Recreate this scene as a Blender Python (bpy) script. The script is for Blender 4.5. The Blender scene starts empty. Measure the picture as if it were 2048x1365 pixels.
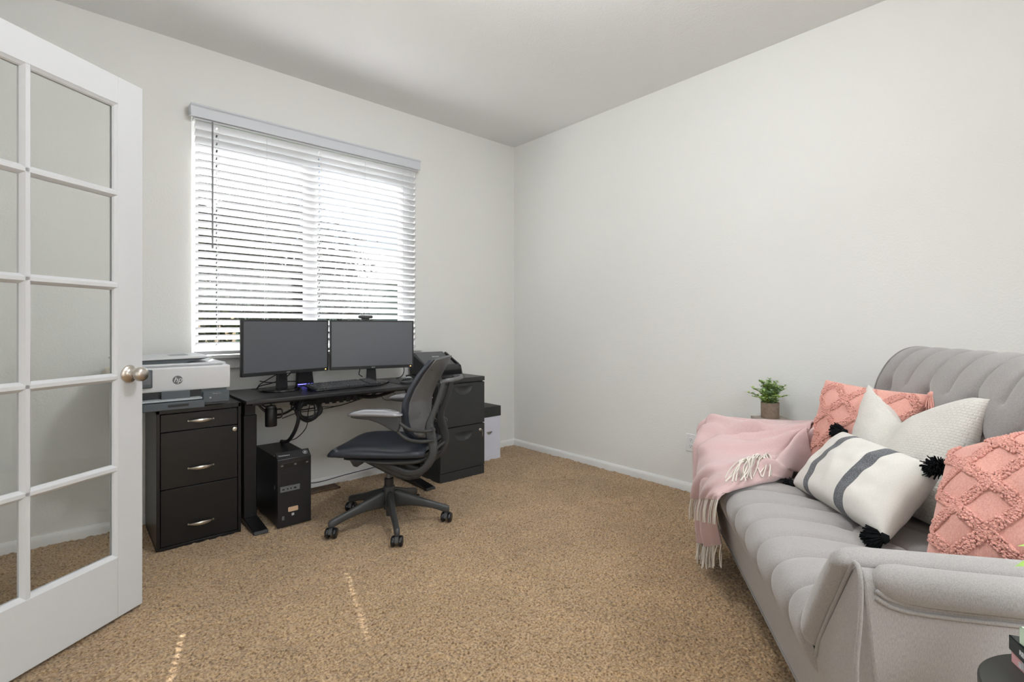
import bpy, bmesh, math, random
import numpy as np
from mathutils import Vector, Matrix, noise

C = bpy.context.scene.collection
SC = bpy.context.scene
PI = math.pi
R = math.radians
random.seed(7)
rng = np.random.default_rng(7)

# ------------------------------------------------------------------ camera, world, sun, lights, exposure
CAM_X, CAM_Y = 0.6676, 0.7445        # viewing direction in the room's axes (window wall runs along X, right wall along Y)
cam_d = bpy.data.cameras.new('camera')
cam = bpy.data.objects.new('camera', cam_d); C.objects.link(cam)
cam.location = (0, 0, 1.10)
cam.rotation_euler = (R(90), 0, math.atan2(-CAM_X, CAM_Y))
cam_d.sensor_width = 36.0; cam_d.lens = 993.6 / 2048 * 36.0
cam_d.shift_y = -31.5 / 2048
cam_d.clip_start = 0.02
SC.camera = cam

world = bpy.data.worlds.new('world'); SC.world = world; world.use_nodes = True
wn = world.node_tree; wn.nodes.clear()
sky = wn.nodes.new('ShaderNodeTexSky'); sky.sky_type = 'NISHITA'; sky.sun_disc = False
sky.sun_elevation = R(49); sky.sun_rotation = R(15)
bg = wn.nodes.new('ShaderNodeBackground'); bg.inputs['Strength'].default_value = 0.042
out = wn.nodes.new('ShaderNodeOutputWorld')
wn.links.new(sky.outputs['Color'], bg.inputs['Color']); wn.links.new(bg.outputs['Background'], out.inputs['Surface'])

def light(name, kind, loc, energy, color=(1, 1, 1), **k):
    d = bpy.data.lights.new(name, kind); d.energy = energy; d.color = color
    for a, b in k.items():
        setattr(d, a, b)
    o = bpy.data.objects.new(name, d); C.objects.link(o); o.location = loc
    return o
sun = light('sun', 'SUN', (2, 8, 8), 13.0, (1.0, 0.98, 0.97), angle=R(0.5))
sd = Vector((-0.28, -1.0, -1.16 * 1.038)); sun.rotation_euler = sd.to_track_quat('-Z', 'Y').to_euler()
# added fill lamps, unseen: ceiling point light (fixture further down), then two hall areas
room_fill = light('overhead_fill_light', 'POINT', (1.15, 0.95, 2.47), 19.0, (0.92, 0.96, 1.0), shadow_soft_size=0.11)
hall_fill = light('hall_side_fill_light', 'AREA', (-2.3, 0.6, 1.45), 9.0, (0.88, 0.95, 1.0), shape='RECTANGLE', size=2.6, size_y=2.2)  # unseen area light added as side fill through the doorway
hall_fill.rotation_euler = (0, R(-90), 0)
hall_top_fill = light('hall_overhead_fill_light', 'AREA', (0.5, -2.2, 2.60), 54.0, (0.88, 0.945, 1.0), shape='RECTANGLE', size=2.6, size_y=1.6)  # unseen area light added as fill from behind the camera
SC.view_settings.view_transform = 'Standard'; SC.view_settings.look = 'None'
SC.view_settings.gamma = 1; SC.view_settings.use_curve_mapping = False
SC.view_settings.exposure = 1.42

# ------------------------------------------------------------------ helpers
class MB:
    def __init__(s): s.v = []; s.f = []
    def add(s, v, f):
        b = len(s.v); s.v += [tuple(map(float, p)) for p in v]; s.f += [tuple(i + b for i in q) for q in f]; return s
    def box(s, x0, x1, y0, y1, z0, z1):
        v = [(x, y, z) for z in (z0, z1) for y in (y0, y1) for x in (x0, x1)]
        return s.add(v, [(0, 2, 3, 1), (4, 5, 7, 6), (0, 1, 5, 4), (2, 6, 7, 3), (0, 4, 6, 2), (1, 3, 7, 5)])
    def obox(s, c, size, rz=0, ry=0, rx=0):
        m = Matrix.Translation(c) @ Matrix.Rotation(rz, 4, 'Z') @ Matrix.Rotation(ry, 4, 'Y') @ Matrix.Rotation(rx, 4, 'X')
        t = MB().box(-size[0]/2, size[0]/2, -size[1]/2, size[1]/2, -size[2]/2, size[2]/2)
        return s.add([m @ Vector(p) for p in t.v], t.f)
    def prism(s, poly, a, b, axis='y'):
        """polygon in the plane across axis, extruded from a to b along axis"""
        def P(p, t):
            if axis == 'x': return (t, p[0], p[1])
            if axis == 'y': return (p[0], t, p[1])
            return (p[0], p[1], t)
        n = len(poly)
        v = [P(p, a) for p in poly] + [P(p, b) for p in poly]
        f = [tuple(range(n)), tuple(range(2*n-1, n-1, -1))] + [(i, i+n, (i+1) % n + n, (i+1) % n) for i in range(n)]
        return s.add(v, f)
    def tube(s, pts, r, n=10, closed=False, flat=1.0, up=(0, 0, 1), caps=True):
        pts = [Vector(p) for p in pts]; m = len(pts)
        rr = r if isinstance(r, (list, tuple)) else [r]*m
        v = []; prev = None
        for i, p in enumerate(pts):
            if closed: t = pts[(i+1) % m] - pts[i-1]
            else: t = pts[min(i+1, m-1)] - pts[max(i-1, 0)]
            t = t.normalized() if t.length > 1e-9 else Vector((0, 0, 1))
            if prev is None:
                u = Vector(up); u = u - t*u.dot(t)
                if u.length < 1e-3: u = Vector((1, 0, 0)); u = u - t*u.dot(t)
            else:
                u = prev - t*prev.dot(t)
                if u.length < 1e-6: u = Vector((1, 0, 0)) - t*t.x
            u.normalize(); prev = u; w = t.cross(u)
            for k in range(n):
                a = 2*PI*k/n
                v.append(p + u*math.cos(a)*rr[i] + w*math.sin(a)*rr[i]*flat)
        f = []
        for i in range(m if closed else m-1):
            j = (i+1) % m
            for k in range(n):
                f.append((i*n+k, i*n+(k+1) % n, j*n+(k+1) % n, j*n+k))
        if not closed and caps:
            f.append(tuple(range(n-1, -1, -1))); f.append(tuple((m-1)*n+k for k in range(n)))
        return s.add(v, f)
    def cyl(s, p0, p1, r0, r1=None, n=24):
        return s.tube([p0, p1], [r0, r0 if r1 is None else r1], n)
    def lathe(s, prof, c=(0, 0, 0), n=32, m=None):
        m = m or Matrix.Identity(4); v = []
        for r, z in prof:
            for k in range(n):
                a = 2*PI*k/n; v.append(Vector(c) + (m @ Vector((r*math.cos(a), r*math.sin(a), z))))
        f = []
        for i in range(len(prof)-1):
            for k in range(n):
                f.append((i*n+k, i*n+(k+1) % n, (i+1)*n+(k+1) % n, (i+1)*n+k))
        if prof[0][0] > 1e-6: f.append(tuple(range(n-1, -1, -1)))
        if prof[-1][0] > 1e-6: f.append(tuple((len(prof)-1)*n+k for k in range(n)))
        return s.add(v, f)
    def grid(s, nu, nv, fn, cu=False, cv=False):
        v = [fn(i/(nu if cu else nu-1), j/(nv if cv else nv-1)) for i in range(nu) for j in range(nv)]
        f = []
        for i in range(nu if cu else nu-1):
            for j in range(nv if cv else nv-1):
                a, b = i*nv+j, ((i+1) % nu)*nv+j
                c, d = ((i+1) % nu)*nv+(j+1) % nv, i*nv+(j+1) % nv
                f.append((a, b, c, d))
        return s.add(v, f)
    def blob(s, c, r, rz=1.0):
        t = (1+5**.5)/2; q = 1/math.sqrt(1+t*t)
        vs = [(-1, t, 0), (1, t, 0), (-1, -t, 0), (1, -t, 0), (0, -1, t), (0, 1, t), (0, -1, -t), (0, 1, -t), (t, 0, -1), (t, 0, 1), (-t, 0, -1), (-t, 0, 1)]
        fs = [(0,11,5),(0,5,1),(0,1,7),(0,7,10),(0,10,11),(1,5,9),(5,11,4),(11,10,2),(10,7,6),(7,1,8),(3,9,4),(3,4,2),(3,2,6),(3,6,8),(3,8,9),(4,9,5),(2,4,11),(6,2,10),(8,6,7),(9,8,1)]
        return s.add([(c[0]+a*q*r, c[1]+b*q*r, c[2]+d*q*r*rz) for a, b, d in vs], fs)

def spline(P, n=8, closed=False):
    """Catmull-Rom through P, n steps per segment"""
    P = [Vector(p) for p in P]; m = len(P); outp = []
    for i in range(m if closed else m-1):
        g = lambda k: P[k % m] if closed else P[max(0, min(m-1, k))]
        p0, p1, p2, p3 = g(i-1), g(i), g(i+1), g(i+2)
        for j in range(n):
            t = j/n
            outp.append(0.5*((2*p1) + (p2-p0)*t + (2*p0-5*p1+4*p2-p3)*t*t + (3*p1-p0-3*p2+p3)*t**3))
    if not closed: outp.append(P[-1])
    return outp

def interp(x, xs, ys): return float(np.interp(x, xs, ys))

def obj(name, mb, mat, parent=None, w=False, bevel=0, seg=2, angle=35, sub=0, kind=None, clean=False):
    me = bpy.data.meshes.new(name)
    v = mb.v
    if w and parent is not None:
        rt = parent
        while rt.parent: rt = rt.parent
        L = rt.location; v = [(p[0]-L.x, p[1]-L.y, p[2]-L.z) for p in v]
    me.from_pydata(v, [], mb.f)
    bm = bmesh.new(); bm.from_mesh(me)
    if clean: bmesh.ops.remove_doubles(bm, verts=bm.verts, dist=1e-6)
    bmesh.ops.recalc_face_normals(bm, faces=bm.faces); bm.to_mesh(me); bm.free()
    me.polygons.foreach_set('use_smooth', [True]*len(me.polygons))
    if angle < 180: me.set_sharp_from_angle(angle=R(angle))
    me.materials.append(mat)
    o = bpy.data.objects.new(name, me); C.objects.link(o)
    if parent is not None: o.parent = parent
    if bevel:
        b = o.modifiers.new('bevel', 'BEVEL'); b.width = bevel; b.segments = seg; b.limit_method = 'ANGLE'; b.angle_limit = R(40)
        b.harden_normals = False
    if sub:
        b = o.modifiers.new('sub', 'SUBSURF'); b.levels = sub; b.render_levels = sub
    if kind: o['kind'] = kind
    return o

def thing(name, label, cat, loc=(0, 0, 0), rz=0, group=None):
    o = bpy.data.objects.new(name, None); C.objects.link(o)
    o.location = loc; o.rotation_euler = (0, 0, rz); o['label'] = label; o['category'] = cat
    o.empty_display_size = 0.05
    if group: o['group'] = group
    return o

def tag(o, label, cat, group=None, kind=None):
    o['label'] = label; o['category'] = cat
    if group: o['group'] = group
    if kind: o['kind'] = kind
    return o

def text(name, body, size, mat, parent, loc, rot, w=False, ext=0.0004, align='CENTER', shear=0, offset=0.0, label=None):
    cu = bpy.data.curves.new(name, 'FONT'); cu.body = body; cu.size = size; cu.extrude = ext
    cu.align_x = align; cu.align_y = 'CENTER'; cu.shear = shear; cu.offset = offset
    cu.materials.append(mat)
    o = bpy.data.objects.new(name, cu); C.objects.link(o)
    if w and parent is not None:
        rt = parent
        while rt.parent: rt = rt.parent
        loc = Vector(loc) - rt.location
    bpy.context.view_layer.update()
    me = bpy.data.meshes.new_from_object(o); bpy.data.objects.remove(o)
    o = bpy.data.objects.new(name, me); C.objects.link(o)
    if not me.materials: me.materials.append(mat)
    o.location = loc; o.rotation_euler = rot
    if parent is not None: o.parent = parent
    return o

def dup(root, loc=None, rz=None, label=None):
    r = root.copy(); C.objects.link(r)
    if loc is not None: r.location = loc
    if rz is not None: r.rotation_euler = (0, 0, rz)
    if label: r['label'] = label
    def rec(a, b):
        for ch in list(a.children):
            c = ch.copy(); C.objects.link(c); c.parent = b; rec(ch, c)
    rec(root, r)
    return r

# ------------------------------------------------------------------ materials
def mat(name, col, rough=0.5, metal=0.0, bump=0, bscale=200, var=0, vscale=30, spec=0.5, sheen=0, trans=0, coat=0, emit=None, es=1, stretch=None, bdist=0.001, detail=3, col2=None, sss=0):
    m = bpy.data.materials.new(name); m.use_nodes = True
    nt = m.node_tree; N = nt.nodes; L = nt.links
    b = N['Principled BSDF']
    b.inputs['Base Color'].default_value = (*col, 1); b.inputs['Roughness'].default_value = rough
    b.inputs['Metallic'].default_value = metal; b.inputs['Specular IOR Level'].default_value = spec
    if sheen: b.inputs['Sheen Weight'].default_value = sheen; b.inputs['Sheen Roughness'].default_value = 0.5
    if trans: b.inputs['Transmission Weight'].default_value = trans
    if coat: b.inputs['Coat Weight'].default_value = coat; b.inputs['Coat Roughness'].default_value = 0.1
    if emit: b.inputs['Emission Color'].default_value = (*emit, 1); b.inputs['Emission Strength'].default_value = es
    tc = None
    if bump or var:
        tc = N.new('ShaderNodeTexCoord'); src = tc.outputs['Object']
        if stretch:
            mp = N.new('ShaderNodeMapping'); mp.inputs['Scale'].default_value = stretch
            L.new(src, mp.inputs['Vector']); src = mp.outputs['Vector']
    if bump:
        n = N.new('ShaderNodeTexNoise'); n.inputs['Scale'].default_value = bscale; n.inputs['Detail'].default_value = detail
        L.new(src, n.inputs['Vector'])
        bp = N.new('ShaderNodeBump'); bp.inputs['Strength'].default_value = bump; bp.inputs['Distance'].default_value = bdist
        L.new(n.outputs['Fac'], bp.inputs['Height']); L.new(bp.outputs['Normal'], b.inputs['Normal'])
    if var:
        n2 = N.new('ShaderNodeTexNoise'); n2.inputs['Scale'].default_value = vscale; n2.inputs['Detail'].default_value = 4
        L.new(src, n2.inputs['Vector'])
        cr = N.new('ShaderNodeValToRGB')
        c2 = col2 or tuple(c*(1-var) for c in col)
        cr.color_ramp.elements[0].position = 0.35; cr.color_ramp.elements[0].color = (*c2, 1)
        cr.color_ramp.elements[1].position = 0.65; cr.color_ramp.elements[1].color = (*col, 1)
        L.new(n2.outputs['Fac'], cr.inputs['Fac']); L.new(cr.outputs['Color'], b.inputs['Base Color'])
    return m

def fabric(name, col, col2, scale=900, bump=0.5, rough=0.95, sheen=0.3, cross=True, weave=0, bdist=0.001):
    """woven cloth: crossed thread noise in colour and bump"""
    m = bpy.data.materials.new(name); m.use_nodes = True
    nt = m.node_tree; N = nt.nodes; L = nt.links; b = N['Principled BSDF']
    b.inputs['Roughness'].default_value = rough; b.inputs['Specular IOR Level'].default_value = 0.15
    b.inputs['Sheen Weight'].default_value = sheen; b.inputs['Sheen Roughness'].default_value = 0.6
    tc = N.new('ShaderNodeTexCoord')
    def nz(st):
        mp = N.new('ShaderNodeMapping'); mp.inputs['Scale'].default_value = st
        n = N.new('ShaderNodeTexNoise'); n.inputs['Scale'].default_value = scale; n.inputs['Detail'].default_value = 2
        L.new(tc.outputs['Object'], mp.inputs['Vector']); L.new(mp.outputs['Vector'], n.inputs['Vector']); return n
    a, c = nz((1, 0.3, 1)), nz((0.9, 1, 0.16))
    mx = N.new('ShaderNodeMath'); mx.operation = 'ADD'; L.new(a.outputs['Fac'], mx.inputs[0]); L.new(c.outputs['Fac'], mx.inputs[1])
    ml = N.new('ShaderNodeMath'); ml.operation = 'MULTIPLY'; ml.inputs[1].default_value = 0.5; L.new(mx.outputs[0], ml.inputs[0])
    cr = N.new('ShaderNodeValToRGB'); cr.color_ramp.elements[0].position = 0.38; cr.color_ramp.elements[1].position = 0.6
    cr.color_ramp.elements[0].color = (*col2, 1); cr.color_ramp.elements[1].color = (*col, 1)
    L.new(ml.outputs[0], cr.inputs['Fac']); L.new(cr.outputs['Color'], b.inputs['Base Color'])
    bp = N.new('ShaderNodeBump'); bp.inputs['Strength'].default_value = bump; bp.inputs['Distance'].default_value = bdist
    L.new(ml.outputs[0], bp.inputs['Height']); L.new(bp.outputs['Normal'], b.inputs['Normal'])
    return m

M = {}
M['wall'] = mat('wall_paint', (0.820, 0.818, 0.790), 0.85, bump=0.35, bscale=110, spec=0.2, bdist=0.0025, detail=2)
M['wall_e'] = M['wall']
M['ceiling'] = mat('ceiling_paint', (0.86, 0.86, 0.855), 0.9, bump=0.5, bscale=90, spec=0.15, bdist=0.003, detail=3)
M['trim'] = mat('white_trim', (0.80, 0.80, 0.79), 0.38, bump=0.05, bscale=40)
M['door'] = mat('door_paint', (0.66, 0.67, 0.68), 0.4, bump=0.05, bscale=60)
M['valance'] = mat('valance_vinyl', (0.66, 0.68, 0.72), 0.45)
M['slat'] = mat('blind_vinyl', (0.70, 0.705, 0.725), 0.45)
M['vinyl'] = mat('window_vinyl', (0.82, 0.82, 0.82), 0.35)
M['black_wood'] = mat('black_laminate', (0.007, 0.0075, 0.008), 0.33, bump=0.15, bscale=60, stretch=(1, 12, 12), spec=0.5)
M['desk_top'] = mat('dark_desk_laminate', (0.022, 0.022, 0.024), 0.36, bump=0.25, bscale=90, stretch=(0.6, 14, 14), spec=0.6, var=0.35, vscale=30)
M['black_steel'] = mat('black_powder_steel', (0.007, 0.007, 0.008), 0.42, bump=0.1, bscale=600)
M['char_steel'] = mat('charcoal_painted_steel', (0.030, 0.032, 0.032), 0.42, bump=0.25, bscale=700)
M['black_plastic'] = mat('black_plastic', (0.014, 0.014, 0.016), 0.4, bump=0.1, bscale=500)
M['gloss_black'] = mat('glossy_black', (0.012, 0.012, 0.014), 0.16)
M['scan_lid'] = mat('scanner_lid_grey', (0.11, 0.115, 0.12), 0.4)
M['screen'] = mat('screen_matte', (0.090, 0.096, 0.110), 0.42, spec=0.8)
M['key'] = mat('key_caps', (0.055, 0.057, 0.064), 0.3, spec=0.9)
M['char_plastic'] = mat('grey_chair_plastic', (0.042, 0.043, 0.043), 0.42, bump=0.15, bscale=500)
M['shell'] = mat('grey_shell_plastic', (0.125, 0.127, 0.130), 0.46, bump=0.1, bscale=400)
M['leather'] = mat('black_leather', (0.020, 0.026, 0.038), 0.38, bump=0.2, bscale=350, spec=0.6)
M['arm_pad'] = mat('arm_pad', (0.24, 0.24, 0.26), 0.24, spec=1.0, coat=1.0)
M['chrome'] = mat('brushed_nickel', (0.72, 0.69, 0.64), 0.28, metal=1, bump=0.05, bscale=200)
M['nickel'] = mat('satin_nickel', (0.60, 0.55, 0.49), 0.33, metal=1)
M['printer_white'] = mat('printer_white', (0.71, 0.72, 0.735), 0.45)
M['printer_top'] = mat('printer_lid', (0.66, 0.68, 0.70), 0.4)
M['printer_dark'] = mat('printer_grey', (0.082, 0.098, 0.11), 0.5)
M['printer_mid'] = mat('printer_mid_grey', (0.33, 0.36, 0.37), 0.5)
M['printer_black'] = mat('printer_inside', (0.02, 0.022, 0.024), 0.6)
M['logo_grey'] = mat('logo_grey', (0.13, 0.14, 0.14), 0.5)
M['logo_white'] = mat('logo_white', (0.7, 0.71, 0.72), 0.5)
M['logo_light'] = mat('logo_light', (0.45, 0.46, 0.47), 0.5)
M['lcd'] = mat('lcd_panel', (0.11, 0.12, 0.135), 0.12)
M['box_white'] = mat('white_box', (0.70, 0.71, 0.80), 0.6)
M['box_lid'] = mat('black_box_lid', (0.028, 0.031, 0.028), 0.6)
M['orange_led'] = mat('amber_led', (0.9, 0.4, 0.05), 0.5, emit=(1.0, 0.38, 0.08), es=4)
M['blue_led'] = mat('blue_led', (0.1, 0.1, 0.9), 0.5, emit=(0.13, 0.12, 1.0), es=1.6)
M['tan_sticker'] = mat('tan_sticker', (0.62, 0.42, 0.27), 0.5)
M['vent'] = mat('brown_vent', (0.12, 0.07, 0.04), 0.5)
M['rubber'] = mat('black_rubber', (0.012, 0.012, 0.012), 0.5)
M['sofa'] = fabric('grey_chenille', (0.385, 0.357, 0.340), (0.275, 0.256, 0.245), scale=850, bump=0.5, sheen=0.35, bdist=0.0012)
M['coral'] = fabric('coral_cotton', (0.80, 0.43, 0.36), (0.70, 0.33, 0.265), scale=420, bump=0.7, sheen=0.2)
M['coral_yarn'] = mat('coral_yarn', (0.80, 0.40, 0.33), 0.95, bump=0.8, bscale=300, sheen=0.3, spec=0.1, bdist=0.003)
M['cream'] = fabric('cream_cotton', (0.74, 0.71, 0.655), (0.69, 0.655, 0.60), scale=500, bump=0.25, sheen=0.2)
M['stripe'] = mat('heather_stripe', (0.035, 0.037, 0.042), 0.95, var=0.1, vscale=500, col2=(0.13, 0.135, 0.145), spec=0.1)
M['black_yarn'] = mat('black_yarn', (0.008, 0.009, 0.010), 0.95, bump=0.5, bscale=400, spec=0.15)
M['pink'] = fabric('pink_wool', (0.64, 0.462, 0.452), (0.59, 0.39, 0.378), scale=500, bump=0.25, sheen=0.4)
M['fringe'] = mat('cream_fringe', (0.76, 0.70, 0.62), 0.9, spec=0.1)
M['pot'] = mat('clay_pot', (0.33, 0.245, 0.185), 0.85, var=0.25, vscale=60, bump=0.3, bscale=150)
M['leaf'] = mat('eucalyptus_leaf', (0.20, 0.32, 0.20), 0.5, var=0.3, vscale=22, col2=(0.42, 0.60, 0.08))
M['bright_leaf'] = mat('bright_leaf', (0.36, 0.56, 0.10), 0.45, var=0.1, vscale=40, col2=(0.30, 0.45, 0.14))
M['stem'] = mat('plant_stem', (0.12, 0.14, 0.05), 0.7)
M['book_tan'] = mat('tan_book_cover', (0.42, 0.36, 0.31), 0.6)
M['paper'] = mat('page_edges', (0.72, 0.68, 0.60), 0.8, bump=0.3, bscale=400, stretch=(0.1, 0.1, 4))
M['book_grey'] = mat('grey_book_cover', (0.50, 0.49, 0.47), 0.6)
M['book_black'] = mat('black_book_cover', (0.022, 0.032, 0.034), 0.35)
M['book_pink'] = mat('pink_book_cover', (0.80, 0.43, 0.43), 0.35)
M['book_mint'] = mat('pale_green_book_cover', (0.62, 0.76, 0.60), 0.4)
M['table_dark'] = mat('dark_round_top', (0.042, 0.043, 0.038), 0.42)
M['foliage'] = mat('tree_leaves', (0.006, 0.010, 0.003), 0.8, spec=0.1, var=0.3, vscale=3, col2=(0.025, 0.032, 0.006))
M['bark'] = mat('bark', (0.06, 0.045, 0.03), 0.9, bump=0.6, bscale=20, bdist=0.02)
M['lawn'] = mat('lawn_grass', (0.05, 0.11, 0.018), 0.9, bump=0.5, bscale=60, var=0.3, vscale=8, bdist=0.02)
M['siding'] = mat('house_siding', (0.33, 0.35, 0.38), 0.7)
M['roof'] = mat('roof_shingle', (0.10, 0.09, 0.09), 0.9)
M['fill_lamp_glass'] = mat('fill_lamp_diffuser', (0.9, 0.9, 0.88), 0.4, emit=(1.0, 0.97, 0.92), es=3.0)  # glowing diffuser of the added ceiling lamp
M['outlet'] = mat('outlet_plastic', (0.80, 0.80, 0.80), 0.35)
M['cord'] = mat('blind_cord', (0.62, 0.63, 0.65), 0.7)
M['wand'] = mat('clear_grey_wand', (0.25, 0.25, 0.26), 0.2)

def glass_mat():
    m = bpy.data.materials.new('pane_glass'); m.use_nodes = True
    nt = m.node_tree; N = nt.nodes; L = nt.links; N.clear()
    o = N.new('ShaderNodeOutputMaterial'); mx = N.new('ShaderNodeMixShader'); t = N.new('ShaderNodeBsdfTransparent')
    g = N.new('ShaderNodeBsdfGlossy'); g.inputs['Roughness'].default_value = 0.02
    t.inputs['Color'].default_value = (0.985, 0.993, 0.988, 1)
    lw = N.new('ShaderNodeLayerWeight'); lw.inputs['Blend'].default_value = 0.5
    pw = N.new('ShaderNodeMath'); pw.operation = 'POWER'; pw.inputs[1].default_value = 5.0; L.new(lw.outputs['Facing'], pw.inputs[0])
    fr = N.new('ShaderNodeMath'); fr.operation = 'MULTIPLY_ADD'; fr.inputs[1].default_value = 0.6; fr.inputs[2].default_value = 0.035; L.new(pw.outputs[0], fr.inputs[0])
    L.new(fr.outputs[0], mx.inputs['Fac']); L.new(t.outputs[0], mx.inputs[1]); L.new(g.outputs[0], mx.inputs[2]); L.new(mx.outputs[0], o.inputs['Surface'])
    return m
M['glass'] = glass_mat()

def carpet_mat():
    m = bpy.data.materials.new('shag_carpet'); m.use_nodes = True
    nt = m.node_tree; N = nt.nodes; L = nt.links; b = N['Principled BSDF']
    b.inputs['Roughness'].default_value = 1.0; b.inputs['Specular IOR Level'].default_value = 0.05
    b.inputs['Sheen Weight'].default_value = 0.25; b.inputs['Sheen Roughness'].default_value = 0.6
    tc = N.new('ShaderNodeTexCoord')
    n = N.new('ShaderNodeTexNoise'); n.inputs['Scale'].default_value = 120; n.inputs['Detail'].default_value = 3; n.inputs['Roughness'].default_value = 0.6
    L.new(tc.outputs['Object'], n.inputs['Vector'])
    cr = N.new('ShaderNodeValToRGB'); e = cr.color_ramp.elements
    e[0].position = 0.32; e[0].color = (0.115, 0.060, 0.024, 1); e[1].position = 0.50; e[1].color = (0.40, 0.258, 0.132, 1)
    e2 = cr.color_ramp.elements.new(0.68); e2.color = (0.60, 0.425, 0.25, 1)
    L.new(n.outputs['Fac'], cr.inputs['Fac'])
    # pile direction marks, large and faint
    n3 = N.new('ShaderNodeTexNoise'); n3.inputs['Scale'].default_value = 2.6; n3.inputs['Detail'].default_value = 2; n3.inputs['Distortion'].default_value = 1.2
    L.new(tc.outputs['Object'], n3.inputs['Vector'])
    mr = N.new('ShaderNodeMapRange'); mr.inputs['From Min'].default_value = 0.35; mr.inputs['From Max'].default_value = 0.65
    mr.inputs['To Min'].default_value = 0.90; mr.inputs['To Max'].default_value = 1.06
    L.new(n3.outputs['Fac'], mr.inputs['Value'])
    vm = N.new('ShaderNodeVectorMath'); vm.operation = 'SCALE'; L.new(cr.outputs['Color'], vm.inputs[0]); L.new(mr.outputs['Result'], vm.inputs['Scale'])
    L.new(vm.outputs['Vector'], b.inputs['Base Color'])
    bp = N.new('ShaderNodeBump'); bp.inputs['Strength'].default_value = 0.8; bp.inputs['Distance'].default_value = 0.006
    L.new(n.outputs['Fac'], bp.inputs['Height']); L.new(bp.outputs['Normal'], b.inputs['Normal'])
    return m
M['carpet'] = carpet_mat()

# ------------------------------------------------------------------ room shell
X0, X1, Y0, Y1, ZC = -0.45, 3.08, -1.15, 3.407, 2.742
WX0, WX1, WZ0, WZ1 = 0.543, 2.030, 0.913, 2.340
def struct(name, mb, m, **k):
    o = obj(name, mb, m, **k); o['kind'] = 'structure'; return o

# floor: carpet with real pile height
def vnoise(shape, cell, seed):
    g = np.random.default_rng(seed).random((int(shape[0]/cell)+3, int(shape[1]/cell)+3))
    x = np.arange(shape[0])/cell; y = np.arange(shape[1])/cell
    xi = x.astype(int); yi = y.astype(int); fx = (x-xi); fy = (y-yi)
    fx = (fx*fx*(3-2*fx))[:, None]; fy = (fy*fy*(3-2*fy))[None, :]
    a = g[np.ix_(xi, yi)]; b = g[np.ix_(xi+1, yi)]; c = g[np.ix_(xi, yi+1)]; d = g[np.ix_(xi+1, yi+1)]
    return (a*(1-fx)+b*fx)*(1-fy)+(c*(1-fx)+d*fx)*fy
def carpet():
    st = 0.0065; fx0, fx1, fy0, fy1 = X0, X1, Y0, Y1
    nx = int((fx1-fx0)/st)+1; ny = int((fy1-fy0)/st)+1
    xs = np.linspace(fx0, fx1, nx); ys = np.linspace(fy0, fy1, ny)
    h = vnoise((nx, ny), 1.6, 1)*0.009 + vnoise((nx, ny), 3.1, 2)*0.006 + vnoise((nx, ny), 60, 3)*0.006
    h = h - h.mean()
    jx = (vnoise((nx, ny), 1.3, 5)-.5)*st*0.7; jy = (vnoise((nx, ny), 1.3, 6)-.5)*st*0.7
    V = np.stack([xs[:, None]+jx, ys[None, :]+jy, h], -1).reshape(-1, 3)
    idx = np.arange(nx*ny).reshape(nx, ny)
    F = np.stack([idx[:-1, :-1], idx[1:, :-1], idx[1:, 1:], idx[:-1, 1:]], -1).reshape(-1, 4)
    me = bpy.data.meshes.new('floor'); me.vertices.add(len(V)); me.vertices.foreach_set('co', V.ravel())
    me.loops.add(F.size); me.loops.foreach_set('vertex_index', F.ravel().astype(np.int32))
    me.polygons.add(len(F)); me.polygons.foreach_set('loop_start', np.arange(0, F.size, 4, dtype=np.int32))
    me.update(calc_edges=True); me.validate()
    me.polygons.foreach_set('use_smooth', [True]*len(me.polygons))
    me.materials.append(M['carpet'])
    o = bpy.data.objects.new('floor', me); C.objects.link(o); o['kind'] = 'structure'
carpet()
T = 0.14
w = MB()
w.box(X0-T, WX0, Y1, Y1+T, -0.05, ZC); w.box(WX1, X1+T, Y1, Y1+T, -0.05, ZC)
w.box(WX0, WX1, Y1, Y1+T, -0.05, WZ0-0.012); w.box(WX0, WX1, Y1, Y1+T, WZ1, ZC)
struct('wall_north', w, M['wall'], angle=30)
struct('wall_east', MB().box(X1, X1+T, Y0-T, Y1, -0.05, ZC), M['wall_e'])
HX0, HY0 = -2.6, -3.2     # the hall beyond: open-plan space behind the camera
DY0, DY1 = 0.36, 1.955    # double-door opening in the west wall
w = MB(); w.box(X0-T, X0, DY1, Y1, -0.05, ZC); w.box(X0-T, X0, DY0, DY1, 2.06, ZC); w.box(X0-T, X0, Y0, DY0, -0.05, ZC)
struct('wall_west', w, M['wall'])
w = MB(); w.box(X0-T, -0.15, Y0-T, Y0, -0.05, ZC); w.box(-0.15, 1.9, Y0-T, Y0, 2.2, ZC); w.box(1.9, X1, Y0-T, Y0, -0.05, ZC)
struct('wall_south', w, M['wall'])
struct('ceiling', MB().box(HX0, X1+T, HY0, Y1+T, ZC, ZC+0.1), M['ceiling'])
w = MB(); w.box(HX0-T, HX0, HY0, Y1+T, -0.05, ZC); w.box(HX0, X1+T, HY0-T, HY0, -0.05, ZC); w.box(X1, X1+T, HY0, Y0-T, -0.05, ZC); w.box(HX0, X0-T, Y1, Y1+T, -0.05, ZC)
struct('wall_hall', w, M['wall'])
w = MB(); w.box(HX0, X0, HY0, Y1, -0.06, -0.012); w.box(X0, X1, HY0, Y0, -0.06, -0.012); w.box(X0, X1+T, Y0, Y1+T, -0.16, -0.05)
struct('floor_hall', w, mat('hall_floor', (0.42, 0.27, 0.16), 0.9))
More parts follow.
